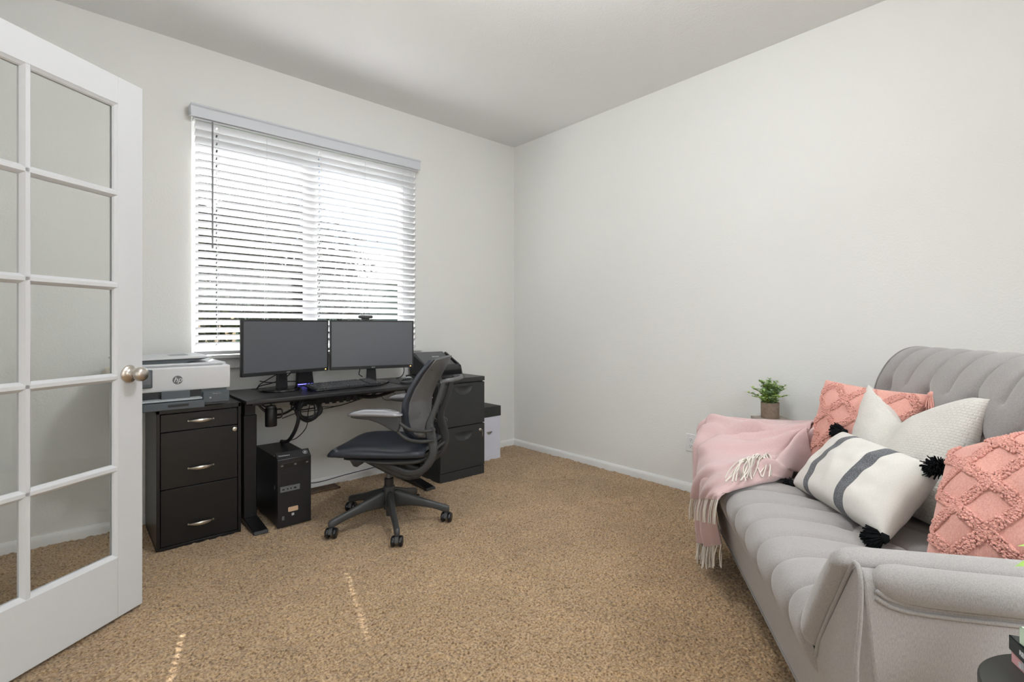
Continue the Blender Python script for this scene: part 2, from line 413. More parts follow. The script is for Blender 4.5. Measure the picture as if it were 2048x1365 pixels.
# baseboards with a bevelled top
def bb(name, a, b, nrm):
    prof = [(0, 0), (0.016, 0), (0.016, 0.040), (0.012, 0.050), (0.005, 0.057), (0, 0.058)]
    a, b, nrm = Vector(a), Vector(b), Vector(nrm); m = MB(); n = len(prof)
    v = [p + nrm*q[0] + Vector((0, 0, q[1]-0.004)) for p in (a, b) for q in prof]
    m.add(v, [tuple(range(n)), tuple(range(2*n-1, n-1, -1))] + [(i, (i+1) % n, (i+1) % n+n, i+n) for i in range(n)])
    struct(name, m, M['trim'], angle=25)
bb('baseboard_north', (X0, Y1, 0), (X1, Y1, 0), (0, -1, 0))
bb('baseboard_east', (X1, Y0, 0), (X1, Y1, 0), (-1, 0, 0))
bb('baseboard_west', (X0, DY1+0.06, 0), (X0, Y1, 0), (1, 0, 0))
# door casing on the west wall
w = MB(); w.box(X0-T-0.012, X0+0.014, DY1-0.016, DY1+0.055, 0, 2.115); w.box(X0-T-0.012, X0+0.014, DY0-0.055, DY0+0.016, 0, 2.115); w.box(X0-T-0.012, X0+0.014, DY0, DY1, 2.045, 2.115)
struct('trim_1', w, M['trim'], bevel=0.003)

# window: vinyl frame, mullion, glass, stool and apron
FY = Y1+0.085
w = MB()
w.box(WX0, WX0+0.048, FY, FY+0.05, WZ0, WZ1); w.box(WX1-0.075, WX1, FY, FY+0.05, WZ0, WZ1)
for xa, xb in ((WX0+0.048, 1.222), (1.302, WX1-0.075)):
    w.box(xa, xb, FY, FY+0.05, WZ0, WZ0+0.05); w.box(xa, xb, FY, FY+0.05, WZ1-0.05, WZ1)
w.box(1.222, 1.302, FY-0.006, FY+0.05, WZ0, WZ1)
win = struct('window_1', w, M['vinyl'], bevel=0.003)
g = MB(); g.box(WX0+0.045, 1.224, FY+0.022, FY+0.027, WZ0+0.045, WZ1-0.045); g.box(1.30, WX1-0.07, FY+0.022, FY+0.027, WZ0+0.045, WZ1-0.045)
obj('window_glass', g, M['glass'], win)
w = MB(); w.box(WX0-0.055, WX1+0.05, Y1-0.035, Y1, WZ0-0.012, WZ0+0.008); w.box(WX0+0.001, WX1-0.001, Y1-0.005, FY, WZ0-0.012, WZ0+0.008)
w.box(WX0-0.035, WX1+0.03, Y1-0.014, Y1, WZ0-0.075, WZ0-0.012)
struct('trim_2', w, M['trim'], bevel=0.003)

# ------------------------------------------------------------------ window blind
bl = thing('window_blind', 'white horizontal slat blind hanging in the window above the desk', 'blind', (1.287, Y1-0.03, 2.31))
w = MB(); w.prism([(Y1-0.075, 2.300), (Y1-0.066, 2.300), (Y1-0.066, 2.318), (Y1-0.002, 2.318), (Y1-0.002, 2.374), (Y1-0.083, 2.374), (Y1-0.083, 2.366), (Y1-0.075, 2.358)], 0.527, 2.038, 'x')
obj('valance', w, M['valance'], bl, w=True, bevel=0.002)
obj('headrail', MB().box(0.546, 2.027, Y1-0.055, Y1-0.005, 2.292, 2.338), M['slat'], bl, w=True)
PITCH = 0.0444; SW = 0.050; TILT = R(35); SY = Y1-0.022
holes = [0.668, 1.276]
s = MB(); z = 2.272
ca, sa = math.cos(TILT), math.sin(TILT)
def slatp(x, a, t, z):  # a across the slat (outer side positive, which sits lower)
    zz = z - a*sa + t*ca + 0.0010*(1-(a/(SW/2))**2); yy = SY + a*ca + t*sa
    return (x, yy, zz)
def slat_piece(x0, x1, a0, a1, z, n=4):
    A = [a0+(a1-a0)*i/n for i in range(n+1)]
    v = []
    for x in (x0, x1):
        v += [slatp(x, a, 0.0013, z) for a in A] + [slatp(x, a, -0.0013, z) for a in reversed(A)]
    k = 2*(n+1)
    s.add(v, [tuple(range(k)), tuple(range(2*k-1, k-1, -1))] + [(i, (i+1) % k, (i+1) % k+k, i+k) for i in range(k)])
nsl = 0
while z > 0.972:
    xs = [0.556] + sum([[h-0.0052, h+0.0052] for h in holes], []) + [2.018]
    for i in range(0, len(xs)-1, 2): slat_piece(xs[i], xs[i+1], -SW/2, SW/2, z)
    for h in holes:
        slat_piece(h-0.0052, h+0.0052, -SW/2, -0.0108, z, 2); slat_piece(h-0.0052, h+0.0052, 0.0108, SW/2, z, 2)
    z -= PITCH; nsl += 1
obj('slats', s, M['slat'], bl, w=True, angle=50)
obj('bottom_rail', MB().box(0.556, 2.018, SY-0.025, SY+0.025, 0.928, 0.948), M['slat'], bl, w=True, bevel=0.004)
c = MB()
for x in (0.675, 0.940, 1.283, 1.600, 1.905):
    c.cyl((x, SY-SW/2*ca-0.002, 0.94), (x, SY-SW/2*ca-0.002, 2.28), 0.0009, n=5); c.cyl((x, SY+SW/2*ca+0.002, 0.94), (x, SY+SW/2*ca+0.002, 2.28), 0.0009, n=5)
obj('ladder_cords', c, M['cord'], bl, w=True)
wd = obj('tilt_wand', MB().cyl((0.636, SY-0.052, 1.55), (0.636, SY-0.052, 2.290), 0.0045, n=8).cyl((0.636, SY-0.052, 2.286), (0.636, SY-0.02, 2.300), 0.0022, n=6), M['wand'], bl, w=True)
pc = MB()
for x in (1.950, 1.958): pc.cyl((x, SY-0.047, 1.10), (x, SY-0.047, 2.28), 0.0010, n=5)
pco = obj('pull_cord', pc, M['cord'], bl, w=True)
for x, zz in ((1.9495, 1.075), (1.959, 1.068)):
    obj('cord_tassel', MB().lathe([(0.0015, 0.035), (0.004, 0.028), (0.0065, 0.0), (0.004, -0.002)], (x, SY-0.047, zz), 10), M['cord'], pco, w=True)

# ------------------------------------------------------------------ glazed door leaf, standing open on the left
def cw(r, d): return (r*CAM_Y + d*CAM_X, -r*CAM_X + d*CAM_Y)   # right / forward of the tripod -> room axes
ex, ey = cw(-1.446, 1.944)
ddx, ddy = 0.8025, 0.5965
DW = 0.776
dang = math.atan2(ddy, ddx)
hx, hy = ex - ddx*DW - ddy*0.0175, ey - ddy*DW + ddx*0.0175
door = bpy.data.objects.new('door_1', None); C.objects.link(door); door.location = (hx, hy, 0); door.rotation_euler = (0, 0, dang)
door['kind'] = 'structure'
def tt(t): return DW - t      # t measured from the free edge
TH = 0.0175
d = MB()
d.box(tt(0.098), tt(0), -TH, TH, 0.012, 2.026); d.box(0, tt(0.678), -TH, TH, 0.012, 2.026)
d.box(tt(0.678), tt(0.098), -TH, TH, 1.924, 2.026); d.box(tt(0.678), tt(0.098), -TH, TH, 0.012, 0.236)
obj('door_leaf', d, M['door'], door, bevel=0.0015)
zc = [0.236, 0.566, 0.905, 1.247, 1.590, 1.924]
mu = MB()
def stick(t0, t1, z0, z1):     # moulded glazing bar section along its length
    pass
bar = [(-0.0165, -0.006), (-0.0165, 0.006), (-0.010, 0.012), (-0.004, 0.016), (0.004, 0.016), (0.010, 0.012), (0.0165, 0.006), (0.0165, -0.006), (0.010, -0.012), (0.004, -0.016), (-0.004, -0.016), (-0.010, -0.012)]
bar = [(y, q) for y, q in bar]
mu.prism([(tt(0.388)+q, y) for y, q in bar], 0.236, 1.924, 'z')
for z in zc[1:-1]: mu.prism([(y, z+q) for y, q in bar], tt(0.678), tt(0.098), 'x')
obj('muntin', mu, M['door'], door, angle=20)
# sticking round the glazed field
st = MB()
for sgn in (-1, 1):
    tri = [(0, TH*sgn*0.96), (0, 0.004*sgn), (0.013, 0.004*sgn), (0.009, 0.010*sgn), (0.003, 0.014*sgn)]
    st.prism([(tt(0.098)-a, y) for a, y in tri], 0.236, 1.924, 'z'); st.prism([(tt(0.678)+a, y) for a, y in tri], 0.236, 1.924, 'z')
    st.prism([(y, 0.236+a) for a, y in tri], tt(0.678), tt(0.098), 'x'); st.prism([(y, 1.924-a) for a, y in tri], tt(0.678), tt(0.098), 'x')
obj('glazing_bead', st, M['door'], door, angle=20)
for i in range(5):
    for a, b in ((0.098, 0.388), (0.388, 0.678)):
        obj('glass_pane', MB().box(tt(b), tt(a), -0.002, 0.002, zc[i], zc[i+1]), M['glass'], door)
kz = 0.915
for sgn in (-1, 1):
    m_ = Matrix.Rotation(-PI/2*sgn, 4, 'X').inverted() if False else Matrix.Rotation(R(90)*(-sgn), 4, 'X')
    k = MB().lathe([(0.0, 0.0), (0.033, 0.0), (0.034, 0.003), (0.031, 0.007), (0.022, 0.010), (0.016, 0.013), (0.012, 0.020), (0.0115, 0.028), (0.014, 0.033), (0.022, 0.040), (0.0268, 0.050), (0.0268, 0.058), (0.023, 0.066), (0.015, 0.071), (0.0, 0.0725)], (tt(0.055), TH*sgn, kz), 36, m_)
    obj('door_knob', k, M['nickel'], door, angle=60)
obj('latch_plate', MB().box(DW-0.0005, DW+0.001, -0.012, 0.012, kz-0.028, kz+0.028), M['nickel'], door)

# wall outlet on the right wall
oy, oz = 1.6555, 0.322
o_ = thing('wall_outlet', 'white double power outlet on the right wall beside the pink throw', 'outlet', (X1, oy, oz))
obj('cover_plate', MB().box(X1-0.006, X1, oy-0.036, oy+0.036, oz-0.058, oz+0.058), M['outlet'], o_, w=True, bevel=0.003)
for dz in (-0.0215, 0.0215):
    rc = obj('receptacle', MB().prism([(oy+0.0165*math.cos(a)*1.0, oz+dz+0.0145*math.sin(a)) for a in [i*2*PI/20 for i in range(20)]], X1-0.009, X1-0.005, 'x'), M['outlet'], o_, w=True, bevel=0.001)
    sl = MB(); sl.box(X1-0.0096, X1-0.0088, oy-0.0075, oy-0.0052, oz+dz-0.0005, oz+dz+0.008); sl.box(X1-0.0096, X1-0.0088, oy+0.0052, oy+0.0075, oz+dz+0.0005, oz+dz+0.0075)
    sl.cyl((X1-0.0096, oy, oz+dz-0.0065), (X1-0.0088, oy, oz+dz-0.0065), 0.0026, n=10)
    obj('socket_slots', sl, M['logo_grey'], rc, w=True)
# unseen lamp fixture added to go with the overhead fill light
cl = thing('fill_ceiling_lamp', 'round white flush ceiling lamp added out of view for fill light', 'lamp', (1.15, 0.95, ZC))
obj('fill_lamp_base', MB().lathe([(0.0, 0.0), (0.19, 0.0), (0.19, -0.03), (0.17, -0.035), (0.0, -0.035)], (1.15, 0.95, ZC)), M['nickel'], cl, w=True)
obj('fill_lamp_shade', MB().lathe([(0.17, -0.035), (0.165, -0.07), (0.13, -0.10), (0.07, -0.118), (0.0, -0.123)], (1.15, 0.95, ZC)), M['fill_lamp_glass'], cl, w=True)

# ------------------------------------------------------------------ outside the window
struct('ground', MB().box(-14, 22, 6.4, 40, -0.35, -0.25), M['lawn'])
struct('ground_bounce', MB().box(-6, 9, Y1+T, 6.4, -0.35, -0.24), mat('pale_bounce', (0.80, 0.79, 0.78), 0.9, bump=0.3, bscale=60))  # pale slab added to bounce sunlight up through the blind onto the ceiling
def foliage_mesh(cx, cy, cz, rx, ry, rz, n, size, seed, clumps=26):
    r_ = random.Random(seed); mb = MB(); cc = []
    for _ in range(clumps):
        a, b, q = r_.uniform(0, 2*PI), math.acos(r_.uniform(-1, 1)), r_.uniform(0.35, 0.95)
        cc.append((cx+rx*q*math.sin(b)*math.cos(a), cy+ry*q*math.sin(b)*math.sin(a), cz+rz*q*math.cos(b)))
    for i in range(n):
        c = cc[r_.randrange(clumps)]
        p = Vector((c[0]+r_.gauss(0, rx*0.2), c[1]+r_.gauss(0, ry*0.2), c[2]+r_.gauss(0, rz*0.2)))
        u = Vector((r_.gauss(0, 1), r_.gauss(0, 1), r_.gauss(0, 1))).normalized(); v = u.orthogonal().normalized()
        s_ = size*r_.uniform(0.6, 1.3)
        mb.add([p-u*s_, p+v*s_*0.45, p+u*s_, p-v*s_*0.45], [(0, 1, 2, 3)])
    return mb
def tree(x, y, z, rx, ry, rz, n, size, seed, label, trunk=0.13, name='garden_tree', cat='tree'):
    t = thing(name, label, cat, (x, y, -0.25), group='greenery outside the window')
    obj('foliage', foliage_mesh(x, y, z, rx, ry, rz, n, size, seed), M['foliage'], t, w=True, angle=180)
    tr = MB(); tr.tube([(x, y, -0.25), (x+0.05, y, z*0.4), (x, y, z)], [trunk, trunk*0.8, trunk*0.4], 10)
    for k in range(4):
        a = k*1.7; tr.tube([(x, y, z*0.55), (x+rx*0.5*math.cos(a), y+ry*0.5*math.sin(a), z+rz*0.3)], [trunk*0.4, trunk*0.15], 6)
    obj('trunk', tr, M['bark'], t, w=True)
tree(1.2, 8.3, 2.7, 1.75, 1.0, 2.4, 19000, 0.085, 1, 'dense green tree seen through the left half of the blind')
tree(4.4, 12.6, 2.0, 1.5, 1.0, 1.9, 5200, 0.09, 2, 'looser tree against the sky seen through the right half of the blind')
tree(5.6, 9.4, 0.45, 0.9, 0.5, 0.45, 3500, 0.06, 3, 'low round bush seen through the lower right slats', trunk=0.05, name='garden_bush', cat='bush')
tree(0.1, 5.3, 0.15, 0.75, 0.4, 0.35, 4000, 0.045, 4, 'low dark bush seen through the lower left slats', trunk=0.05, name='garden_bush', cat='bush')
hs = thing('neighbour_house', 'pale neighbouring house seen far behind the blind', 'house', (9, 18, -0.25))
obj('house_wall', MB().box(5.0, 13.0, 16, 22, -0.25, 2.6), M['siding'], hs, w=True)
obj('house_roof', MB().prism([(15.5, 2.6), (22.5, 2.6), (19, 4.2)], 4.6, 13.4, 'x'), M['roof'], hs, w=True)

# ------------------------------------------------------------------ left filing cabinet and its printer
cab = thing('filing_cabinet', 'black wooden three-drawer filing cabinet under the printer by the door', 'cabinet', (0.507, 3.14, 0))
cb = MB(); cx0, cx1, cy0, cy1 = 0.322, 0.690, 2.925, 3.375
cb.box(cx0, cx0+0.014, cy0, cy1, 0.004, 0.690); cb.box(cx1-0.014, cx1, cy0, cy1, 0.004, 0.690); cb.box(cx0, cx1, cy0, cy1, 0.668, 0.692)
cb.box(cx0, cx1, cy0+0.004, cy1, 0.0, 0.016); cb.box(cx0+0.01, cx1-0.01, cy1-0.02, cy1, 0.01, 0.68); cb.box(cx0+0.012, cx1-0.012, cy0+0.025, cy1-0.02, 0.012, 0.67)
obj('body', cb, M['black_wood'], cab, w=True, bevel=0.0015)
for z0, z1, hz, lk in ((0.578, 0.663, 0.622, 0), (0.298, 0.574, 0.385, 1), (0.020, 0.294, 0.105, 0)):
    dr = obj('drawer', MB().box(cx0+0.017, cx1-0.017, cy0+0.002, cy0+0.024, z0, z1), M['black_wood'], cab, w=True, bevel=0.0015)
    h = MB(); n = 17; V = []
    pts = [(0.507-0.056+0.112*i/(n-1), cy0+0.002-0.022*math.sin(PI*i/(n-1))**0.6 - 0.002, hz) for i in range(n)]
    h.tube(pts, [0.0025+0.0070*math.sin(PI*i/(n-1))**1.2 for i in range(n)], 10, up=(0, 0, 1), flat=0.45)
    h.cyl((0.453, cy0-0.004, hz), (0.453, cy0+0.006, hz), 0.004, n=8); h.cyl((0.561, cy0-0.004, hz), (0.561, cy0+0.006, hz), 0.004, n=8)
    obj('handle', h, M['chrome'], dr, w=True)
    if lk:
        l = MB(); l.lathe([(0, 0.0), (0.0105, 0.0), (0.0105, 0.004), (0.007, 0.005), (0.0, 0.005)], (0.660, cy0+0.002, 0.553), 20, Matrix.Rotation(R(90), 4, 'X'))
        obj('lock', l, M['chrome'], dr, w=True)

pr = thing('printer', 'white and grey inkjet printer on the left black cabinet', 'printer', (0.40, 3.08, 0.712))
px0, px1 = 0.165, 0.626; pyf, pyb = 2.868, 3.30
b = MB(); b.box(px0+0.012, px1-0.012, pyf+0.012, pyb, 0.700, 0.790)
b.box(0.505, px1-0.004, pyf-0.006, pyf+0.03, 0.712, 0.768)
b.box(px0+0.004, 0.245, pyf-0.004, pyf+0.03, 0.706, 0.790)
obj('printer_base', b, M['printer_dark'], pr, w=True, bevel=0.004)
b = MB(); b.prism([(pyf+0.004, 0.781), (pyf, 0.792), (pyf-0.002, 0.893), (pyf+0.003, 0.898), (pyb, 0.898), (pyb, 0.781)], px0, px1, 'x')
obj('front_panel', b, M['printer_white'], pr, w=True, bevel=0.004)
b = MB(); b.box(0.262, 0.500, pyf+0.004, pyf+0.02, 0.737, 0.783)
obj('paper_slot', b, M['printer_black'], pr, w=True)
b = MB(); b.prism([(pyf-0.040, 0.738), (pyf+0.03, 0.738), (pyf+0.03, 0.750), (pyf-0.036, 0.748)], 0.255, 0.497, 'x')
obj('output_tray', b, M['printer_mid'], pr, w=True, bevel=0.003)
b = MB(); b.box(0.332, 0.448, pyf-0.022, pyf-0.014, 0.744, 0.786)
obj('tray_stop', b, M['printer_dark'], pr, w=True, bevel=0.003)
b = MB(); b.box(0.258, 0.505, pyf-0.050, pyf+0.03, 0.698, 0.735)
it = obj('paper_tray', b, M['printer_dark'], pr, w=True, bevel=0.004)
b = MB(); b.box(0.355, 0.438, pyf-0.0515, pyf-0.048, 0.7125, 0.724)
obj('tray_grip', b, M['printer_black'], it, w=True)
b = MB(); b.box(px0+0.02, px1-0.03, pyf+0.02, pyb-0.01, 0.898, 0.905); b.box(px0+0.012, px1-0.018, pyf+0.015, pyb, 0.903, 0.913)
obj('scanner_lid', b, M['printer_top'], pr, w=True, bevel=0.003)
b = MB(); b.prism([(0.17, 0.902), (0.385, 0.902), (0.545, 0.936), (0.17, 0.936)], pyf+0.045, pyb-0.02, 'y')
obj('feeder_body', b, M['printer_dark'], pr, w=True, bevel=0.003)
b = MB(); b.prism([(0.16, 0.930), (0.545, 0.936), (0.552, 0.940), (0.545, 0.946), (0.16, 0.940)], pyf+0.035, pyb-0.01, 'y'); 
fd = obj('feeder_cover', b, M['printer_top'], pr, w=True, bevel=0.002)
b = MB(); b.prism([(0.37, 0.9405), (0.47, 0.9455), (0.47, 0.9475), (0.37, 0.9425)], pyf+0.17, pyf+0.30, 'y')
obj('feeder_slot', b, M['printer_mid'], fd, w=True)
b = MB(); b.box(0.185, 0.300, pyf-0.016, pyf+0.004, 0.805, 0.890)
tp = obj('touch_panel', b, M['printer_dark'], pr, w=True, bevel=0.005)
obj('display', MB().box(0.193, 0.294, pyf-0.0175, pyf-0.015, 0.822, 0.882), M['lcd'], tp, w=True, bevel=0.001)
lx, lz, lr = 0.400, 0.8355, 0.0205
obj('logo_disc', MB().cyl((lx, pyf-0.0025, lz), (lx, pyf+0.003, lz), lr, n=40), M['logo_grey'], pr, w=True)
text('logo_letters', 'hp', 0.035, M['printer_white'], pr, (lx, pyf-0.0028, lz+0.001), (R(90), 0, 0), w=True, shear=0.32, ext=0.0003)
text('model_lettering', 'OfficeJet Pro', 0.0075, M['logo_light'], pr, (0.565, pyf-0.0065, 0.757), (R(90), 0, 0), w=True)
b = MB(); b.box(0.533, 0.541, pyf-0.0068, pyf-0.006, 0.733, 0.741)
obj('ink_mark', b, M['logo_light'], pr, w=True)

# ------------------------------------------------------------------ desk
DZ = 0.705
dk = thing('standing_desk', 'black two-legged standing desk with dark top under the window', 'desk', (1.30, 3.12, 0))
dx0, dx1, dy0, dy1 = 0.695, 1.890, 2.845, 3.395
t = MB(); t.box(dx0, dx1, dy0, dy1, DZ-0.020, DZ)
obj('tabletop', t, M['desk_top'], dk, w=True, bevel=0.003)
for x in (0.761, 1.806):
    lg = MB(); lg.box(x-0.034, x+0.034, 3.03, 3.115, 0.03, 0.600)
    l_ = obj('leg', lg, M['black_steel'], dk, w=True, bevel=0.004)
    obj('inner_column', MB().box(x-0.028, x+0.028, 3.036, 3.109, 0.58, DZ-0.025), M['black_steel'], l_, w=True, bevel=0.003)
    ft = MB(); ft.prism([(2.815, 0.004), (3.385, 0.004), (3.385, 0.018), (3.20, 0.032), (2.99, 0.032), (2.83, 0.018)], x-0.036, x+0.036, 'x')
    obj('foot', ft, M['black_steel'], l_, w=True, bevel=0.003)
    obj('side_bracket', MB().box(x-0.03, x+0.03, 2.88, 3.36, DZ-0.034, DZ-0.020), M['black_steel'], l_, w=True, bevel=0.002)
fr = MB(); fr.box(0.79, 1.78, 3.02, 3.055, DZ-0.052, DZ-0.020); fr.box(0.79, 1.78, 3.13, 3.16, DZ-0.052, DZ-0.020)
obj('crossbar', fr, M['black_steel'], dk, w=True, bevel=0.002)
gr = MB(); gr.lathe([(0, 0.0), (0.032, 0.0), (0.032, 0.002), (0.0, 0.002)], (0.875, 3.335, DZ), 24)
obj('cable_grommet', gr, M['black_plastic'], dk, w=True)
ct = MB(); ct.box(1.00, 1.42, 3.06, 3.12, DZ-0.085, DZ-0.050)
for k in range(9): ct.box(1.01+k*0.045, 1.035+k*0.045, 3.052, 3.062, DZ-0.092, DZ-0.052)
tr = obj('cable_tray', ct, M['black_plastic'], dk, w=True, bevel=0.002)
# cables below the desk: each run its own thing
def cable(name, pts, r, label, cat='cable', grp='black cables under and behind the desk', n=6, m='black_plastic'):
    o = obj(name, MB().tube(spline(pts, 8), r, n), M[m]); return tag(o, label, cat, grp)
coil = MB(); r_ = random.Random(3)
for k in range(11):
    rx, rz = 0.060+r_.uniform(-0.014, 0.014), 0.060+r_.uniform(-0.014, 0.012); oxx, ozz = r_.uniform(-0.008, 0.008), r_.uniform(-0.008, 0.008); yy = 3.03+r_.uniform(-0.018, 0.018); ph = r_.uniform(-0.1, 0.1)
    coil.tube([(1.085+oxx+rx*math.cos(a), yy+0.012*math.sin(a+k), 0.590+ozz+rz*math.sin(a+ph)) for a in [2*PI*i/36 for i in range(36)]], 0.0040, 6, closed=True)
coil.tube([(1.085, 3.03, 0.66), (1.078, 3.01, 0.62), (1.072, 3.02, 0.57), (1.075, 3.03, 0.53)], 0.003, 6)
tag(obj('cable_coil', coil, M['black_plastic']), 'loose round coil of black cable hanging under the desk', 'cable')
cable('cable_sleeve', [(1.035, 3.05, 0.655), (1.022, 3.04, 0.60), (1.020, 3.03, 0.54), (1.005, 3.05, 0.47), (0.985, 3.10, 0.41), (0.975, 3.19, 0.392)], 0.011, 'thick black cable sleeve running from the desk down behind the computer tower', n=10)
cable('power_cable', [(1.085, 3.05, 0.54), (1.07, 3.05, 0.48), (1.035, 3.10, 0.42), (1.01, 3.20, 0.386)], 0.0028, 'thin black cable hanging beside the thick cable sleeve')
cable('power_cable', [(0.80, 3.02, 0.655), (0.85, 3.0, 0.600), (0.92, 3.0, 0.590), (0.99, 3.02, 0.615), (1.03, 3.05, 0.650)], 0.007, 'slack black cable looping between the desk leg and the coil')
cable('power_cable', [(0.99, 3.03, 0.66), (0.975, 3.01, 0.62), (0.99, 3.0, 0.605), (1.02, 3.01, 0.60), (1.12, 3.03, 0.60)], 0.004, 'short black cable loop left of the cable coil')
cable('power_cable', [(0.92, 3.0, 0.566), (1.02, 3.02, 0.585), (1.14, 3.04, 0.585), (1.30, 3.06, 0.595), (1.45, 3.07, 0.625), (1.56, 3.08, 0.655)], 0.0026, 'long thin black cable sagging under the desk to the right')
cable('power_cable', [(1.14, 3.05, 0.60), (1.25, 3.05, 0.594), (1.36, 3.06, 0.61), (1.46, 3.07, 0.64)], 0.0022, 'second thin black cable sagging under the desk')
cable('cable_bundle', [(1.38, 3.07, 0.648), (1.46, 3.06, 0.632), (1.53, 3.06, 0.628), (1.62, 3.07, 0.640), (1.72, 3.08, 0.662), (1.80, 3.06, 0.668)], [0.011]*5+[0.013]*12+[0.011]*12+[0.009]*12, 'thick bundle of black cables under the right of the desk', n=8)
cable('power_cable', [(1.40, 3.05, 0.668), (1.44, 3.03, 0.65), (1.50, 3.03, 0.645), (1.54, 3.04, 0.672)], 0.003, 'short black cable arched over the bundle')
cable('power_cable', [(1.56, 3.05, 0.635), (1.575, 3.03, 0.605), (1.62, 3.03, 0.598), (1.67, 3.04, 0.604), (1.675, 3.05, 0.625), (1.64, 3.06, 0.65)], 0.002, 'thin black loop dangling below the cable bundle')
cable('power_cable', [(1.00, 3.28, 0.30), (1.08, 3.30, 0.13), (1.20, 3.30, 0.065), (1.45, 3.34, 0.062), (1.75, 3.38, 0.066), (1.95, 3.38, 0.1)], 0.003, 'black cable lying along the baseboard behind the desk')
cable('power_cable', [(0.693, 3.30, 0.34), (0.75, 3.29, 0.335), (0.83, 3.29, 0.34)], 0.003, 'short black cable running to the back of the computer tower')
# mug hung under the desk
mug = thing('travel_mug', 'black metal travel mug hanging under the desk beside the left leg', 'mug', (0.852, 2.97, 0.53))
obj('mug_body', MB().lathe([(0.0, 0.0), (0.029, 0.0), (0.031, 0.004), (0.031, 0.098), (0.028, 0.103), (0.0, 0.103)], (0.852, 2.97, 0.535), 28), M['black_steel'], mug, w=True)
obj('lid', MB().lathe([(0.0, 0.0), (0.026, 0.0), (0.024, 0.012), (0.0, 0.014)], (0.852, 2.97, 0.638), 24), M['char_plastic'], mug, w=True)
obj('handle', MB().tube(spline([(0.875, 2.955, 0.628), (0.898, 2.94, 0.628), (0.902, 2.937, 0.605), (0.895, 2.94, 0.585), (0.876, 2.955, 0.580)], 6), 0.0045, 8), M['black_steel'], mug, w=True)
obj('hook', MB().tube(spline([(0.80, 2.98, 0.68), (0.81, 2.97, 0.655), (0.838, 2.965, 0.642), (0.852, 2.97, 0.655), (0.852, 2.97, 0.684)], 6), 0.004, 8), M['black_steel'], mug, w=True)

# ------------------------------------------------------------------ monitors
def monitor(cx, cy, rz, base, label, webcam=False):
    t = thing('monitor', label, 'monitor', (base[0], base[1], DZ), rz, 'two monitors on the desk')
    m_ = Matrix.Rotation(-rz, 4, 'Z') @ Matrix.Translation((-base[0], -base[1], 0))
    c = m_ @ Vector((cx, cy, 0)); X, Y = c.x, c.y      # panel centre in local axes (screen faces -y)
    W_, H_, zb = 0.548, 0.322, 0.810-DZ
    b = MB(); b.box(X-W_/2, X+W_/2, Y, Y+0.022, zb, zb+H_); b.box(X-0.17, X+0.17, Y+0.02, Y+0.045, zb+0.05, zb+0.26)
    obj('casing', b, M['black_plastic'], t, bevel=0.004)
    b = MB(); b.box(X-W_/2+0.011, X+W_/2-0.011, Y-0.0012, Y+0.002, zb+0.021, zb+H_-0.010)
    obj('screen', b, M['screen'], t)
    b = MB(); b.box(X-W_/2+0.004, X+W_/2-0.004, Y-0.002, Y+0.002, zb+0.002, zb+0.020)
    obj('lower_bezel', b, M['black_plastic'], t, bevel=0.001)
    text('brand_lettering', 'acer', 0.014, M['logo_light'], t, (X, Y-0.0022, zb+0.0115), (R(90), 0, 0), ext=0.0002)
    b = MB(); b.box(X+W_/2-0.026, X+W_/2-0.021, Y-0.003, Y-0.001, zb+0.008, zb+0.013)
    obj('power_light', b, M['orange_led'], t)
    b = MB(); b.prism([(X-0.034, 0.012), (X+0.034, 0.012), (X+0.026, 0.16), (X-0.026, 0.16)], Y+0.060, Y+0.085, 'y'); b.box(X-0.03, X+0.03, Y+0.025, Y+0.080, 0.13, 0.2)
    obj('stand', b, M['black_plastic'], t, bevel=0.004)
    pts = [(X, Y+0.035, z) for z in (0, 0.006, 0.013, 0.016)]
    b = MB(); b.lathe([(0, 0.0), (0.118, 0.0), (0.122, 0.004), (0.120, 0.012), (0.108, 0.015), (0, 0.018)], (X, Y+0.085, 0), 48)
    bo = obj('stand_base', b, M['gloss_black'], t, angle=40)
    if webcam: pass
    return t
a1 = math.atan2(3.165-3.045, 1.253-0.722)
monitor((0.722+1.253)/2, (3.045+3.165)/2, a1, (1.005, 3.18), 'left black monitor showing a dark blank screen')
a2 = math.atan2(3.010-3.150, 1.785-1.258)
monitor((1.258+1.785)/2, (3.150+3.010)/2, a2, (1.55, 3.15), 'right black monitor with a webcam on its top edge')
wc = thing('webcam', 'small grey webcam clipped on top of the right monitor', 'webcam', (1.475, 3.098, 1.133), a2)
obj('camera_bar', MB().box(-0.046, 0.046, -0.012, 0.014, 0.012, 0.032), M['char_plastic'], wc, bevel=0.008, seg=3)
obj('clip', MB().box(-0.024, 0.024, -0.006, 0.034, 0.0, 0.014), M['black_plastic'], wc, bevel=0.002)
obj('lens', MB().cyl((0, -0.0135, 0.022), (0, -0.011, 0.022), 0.006), M['gloss_black'], wc)
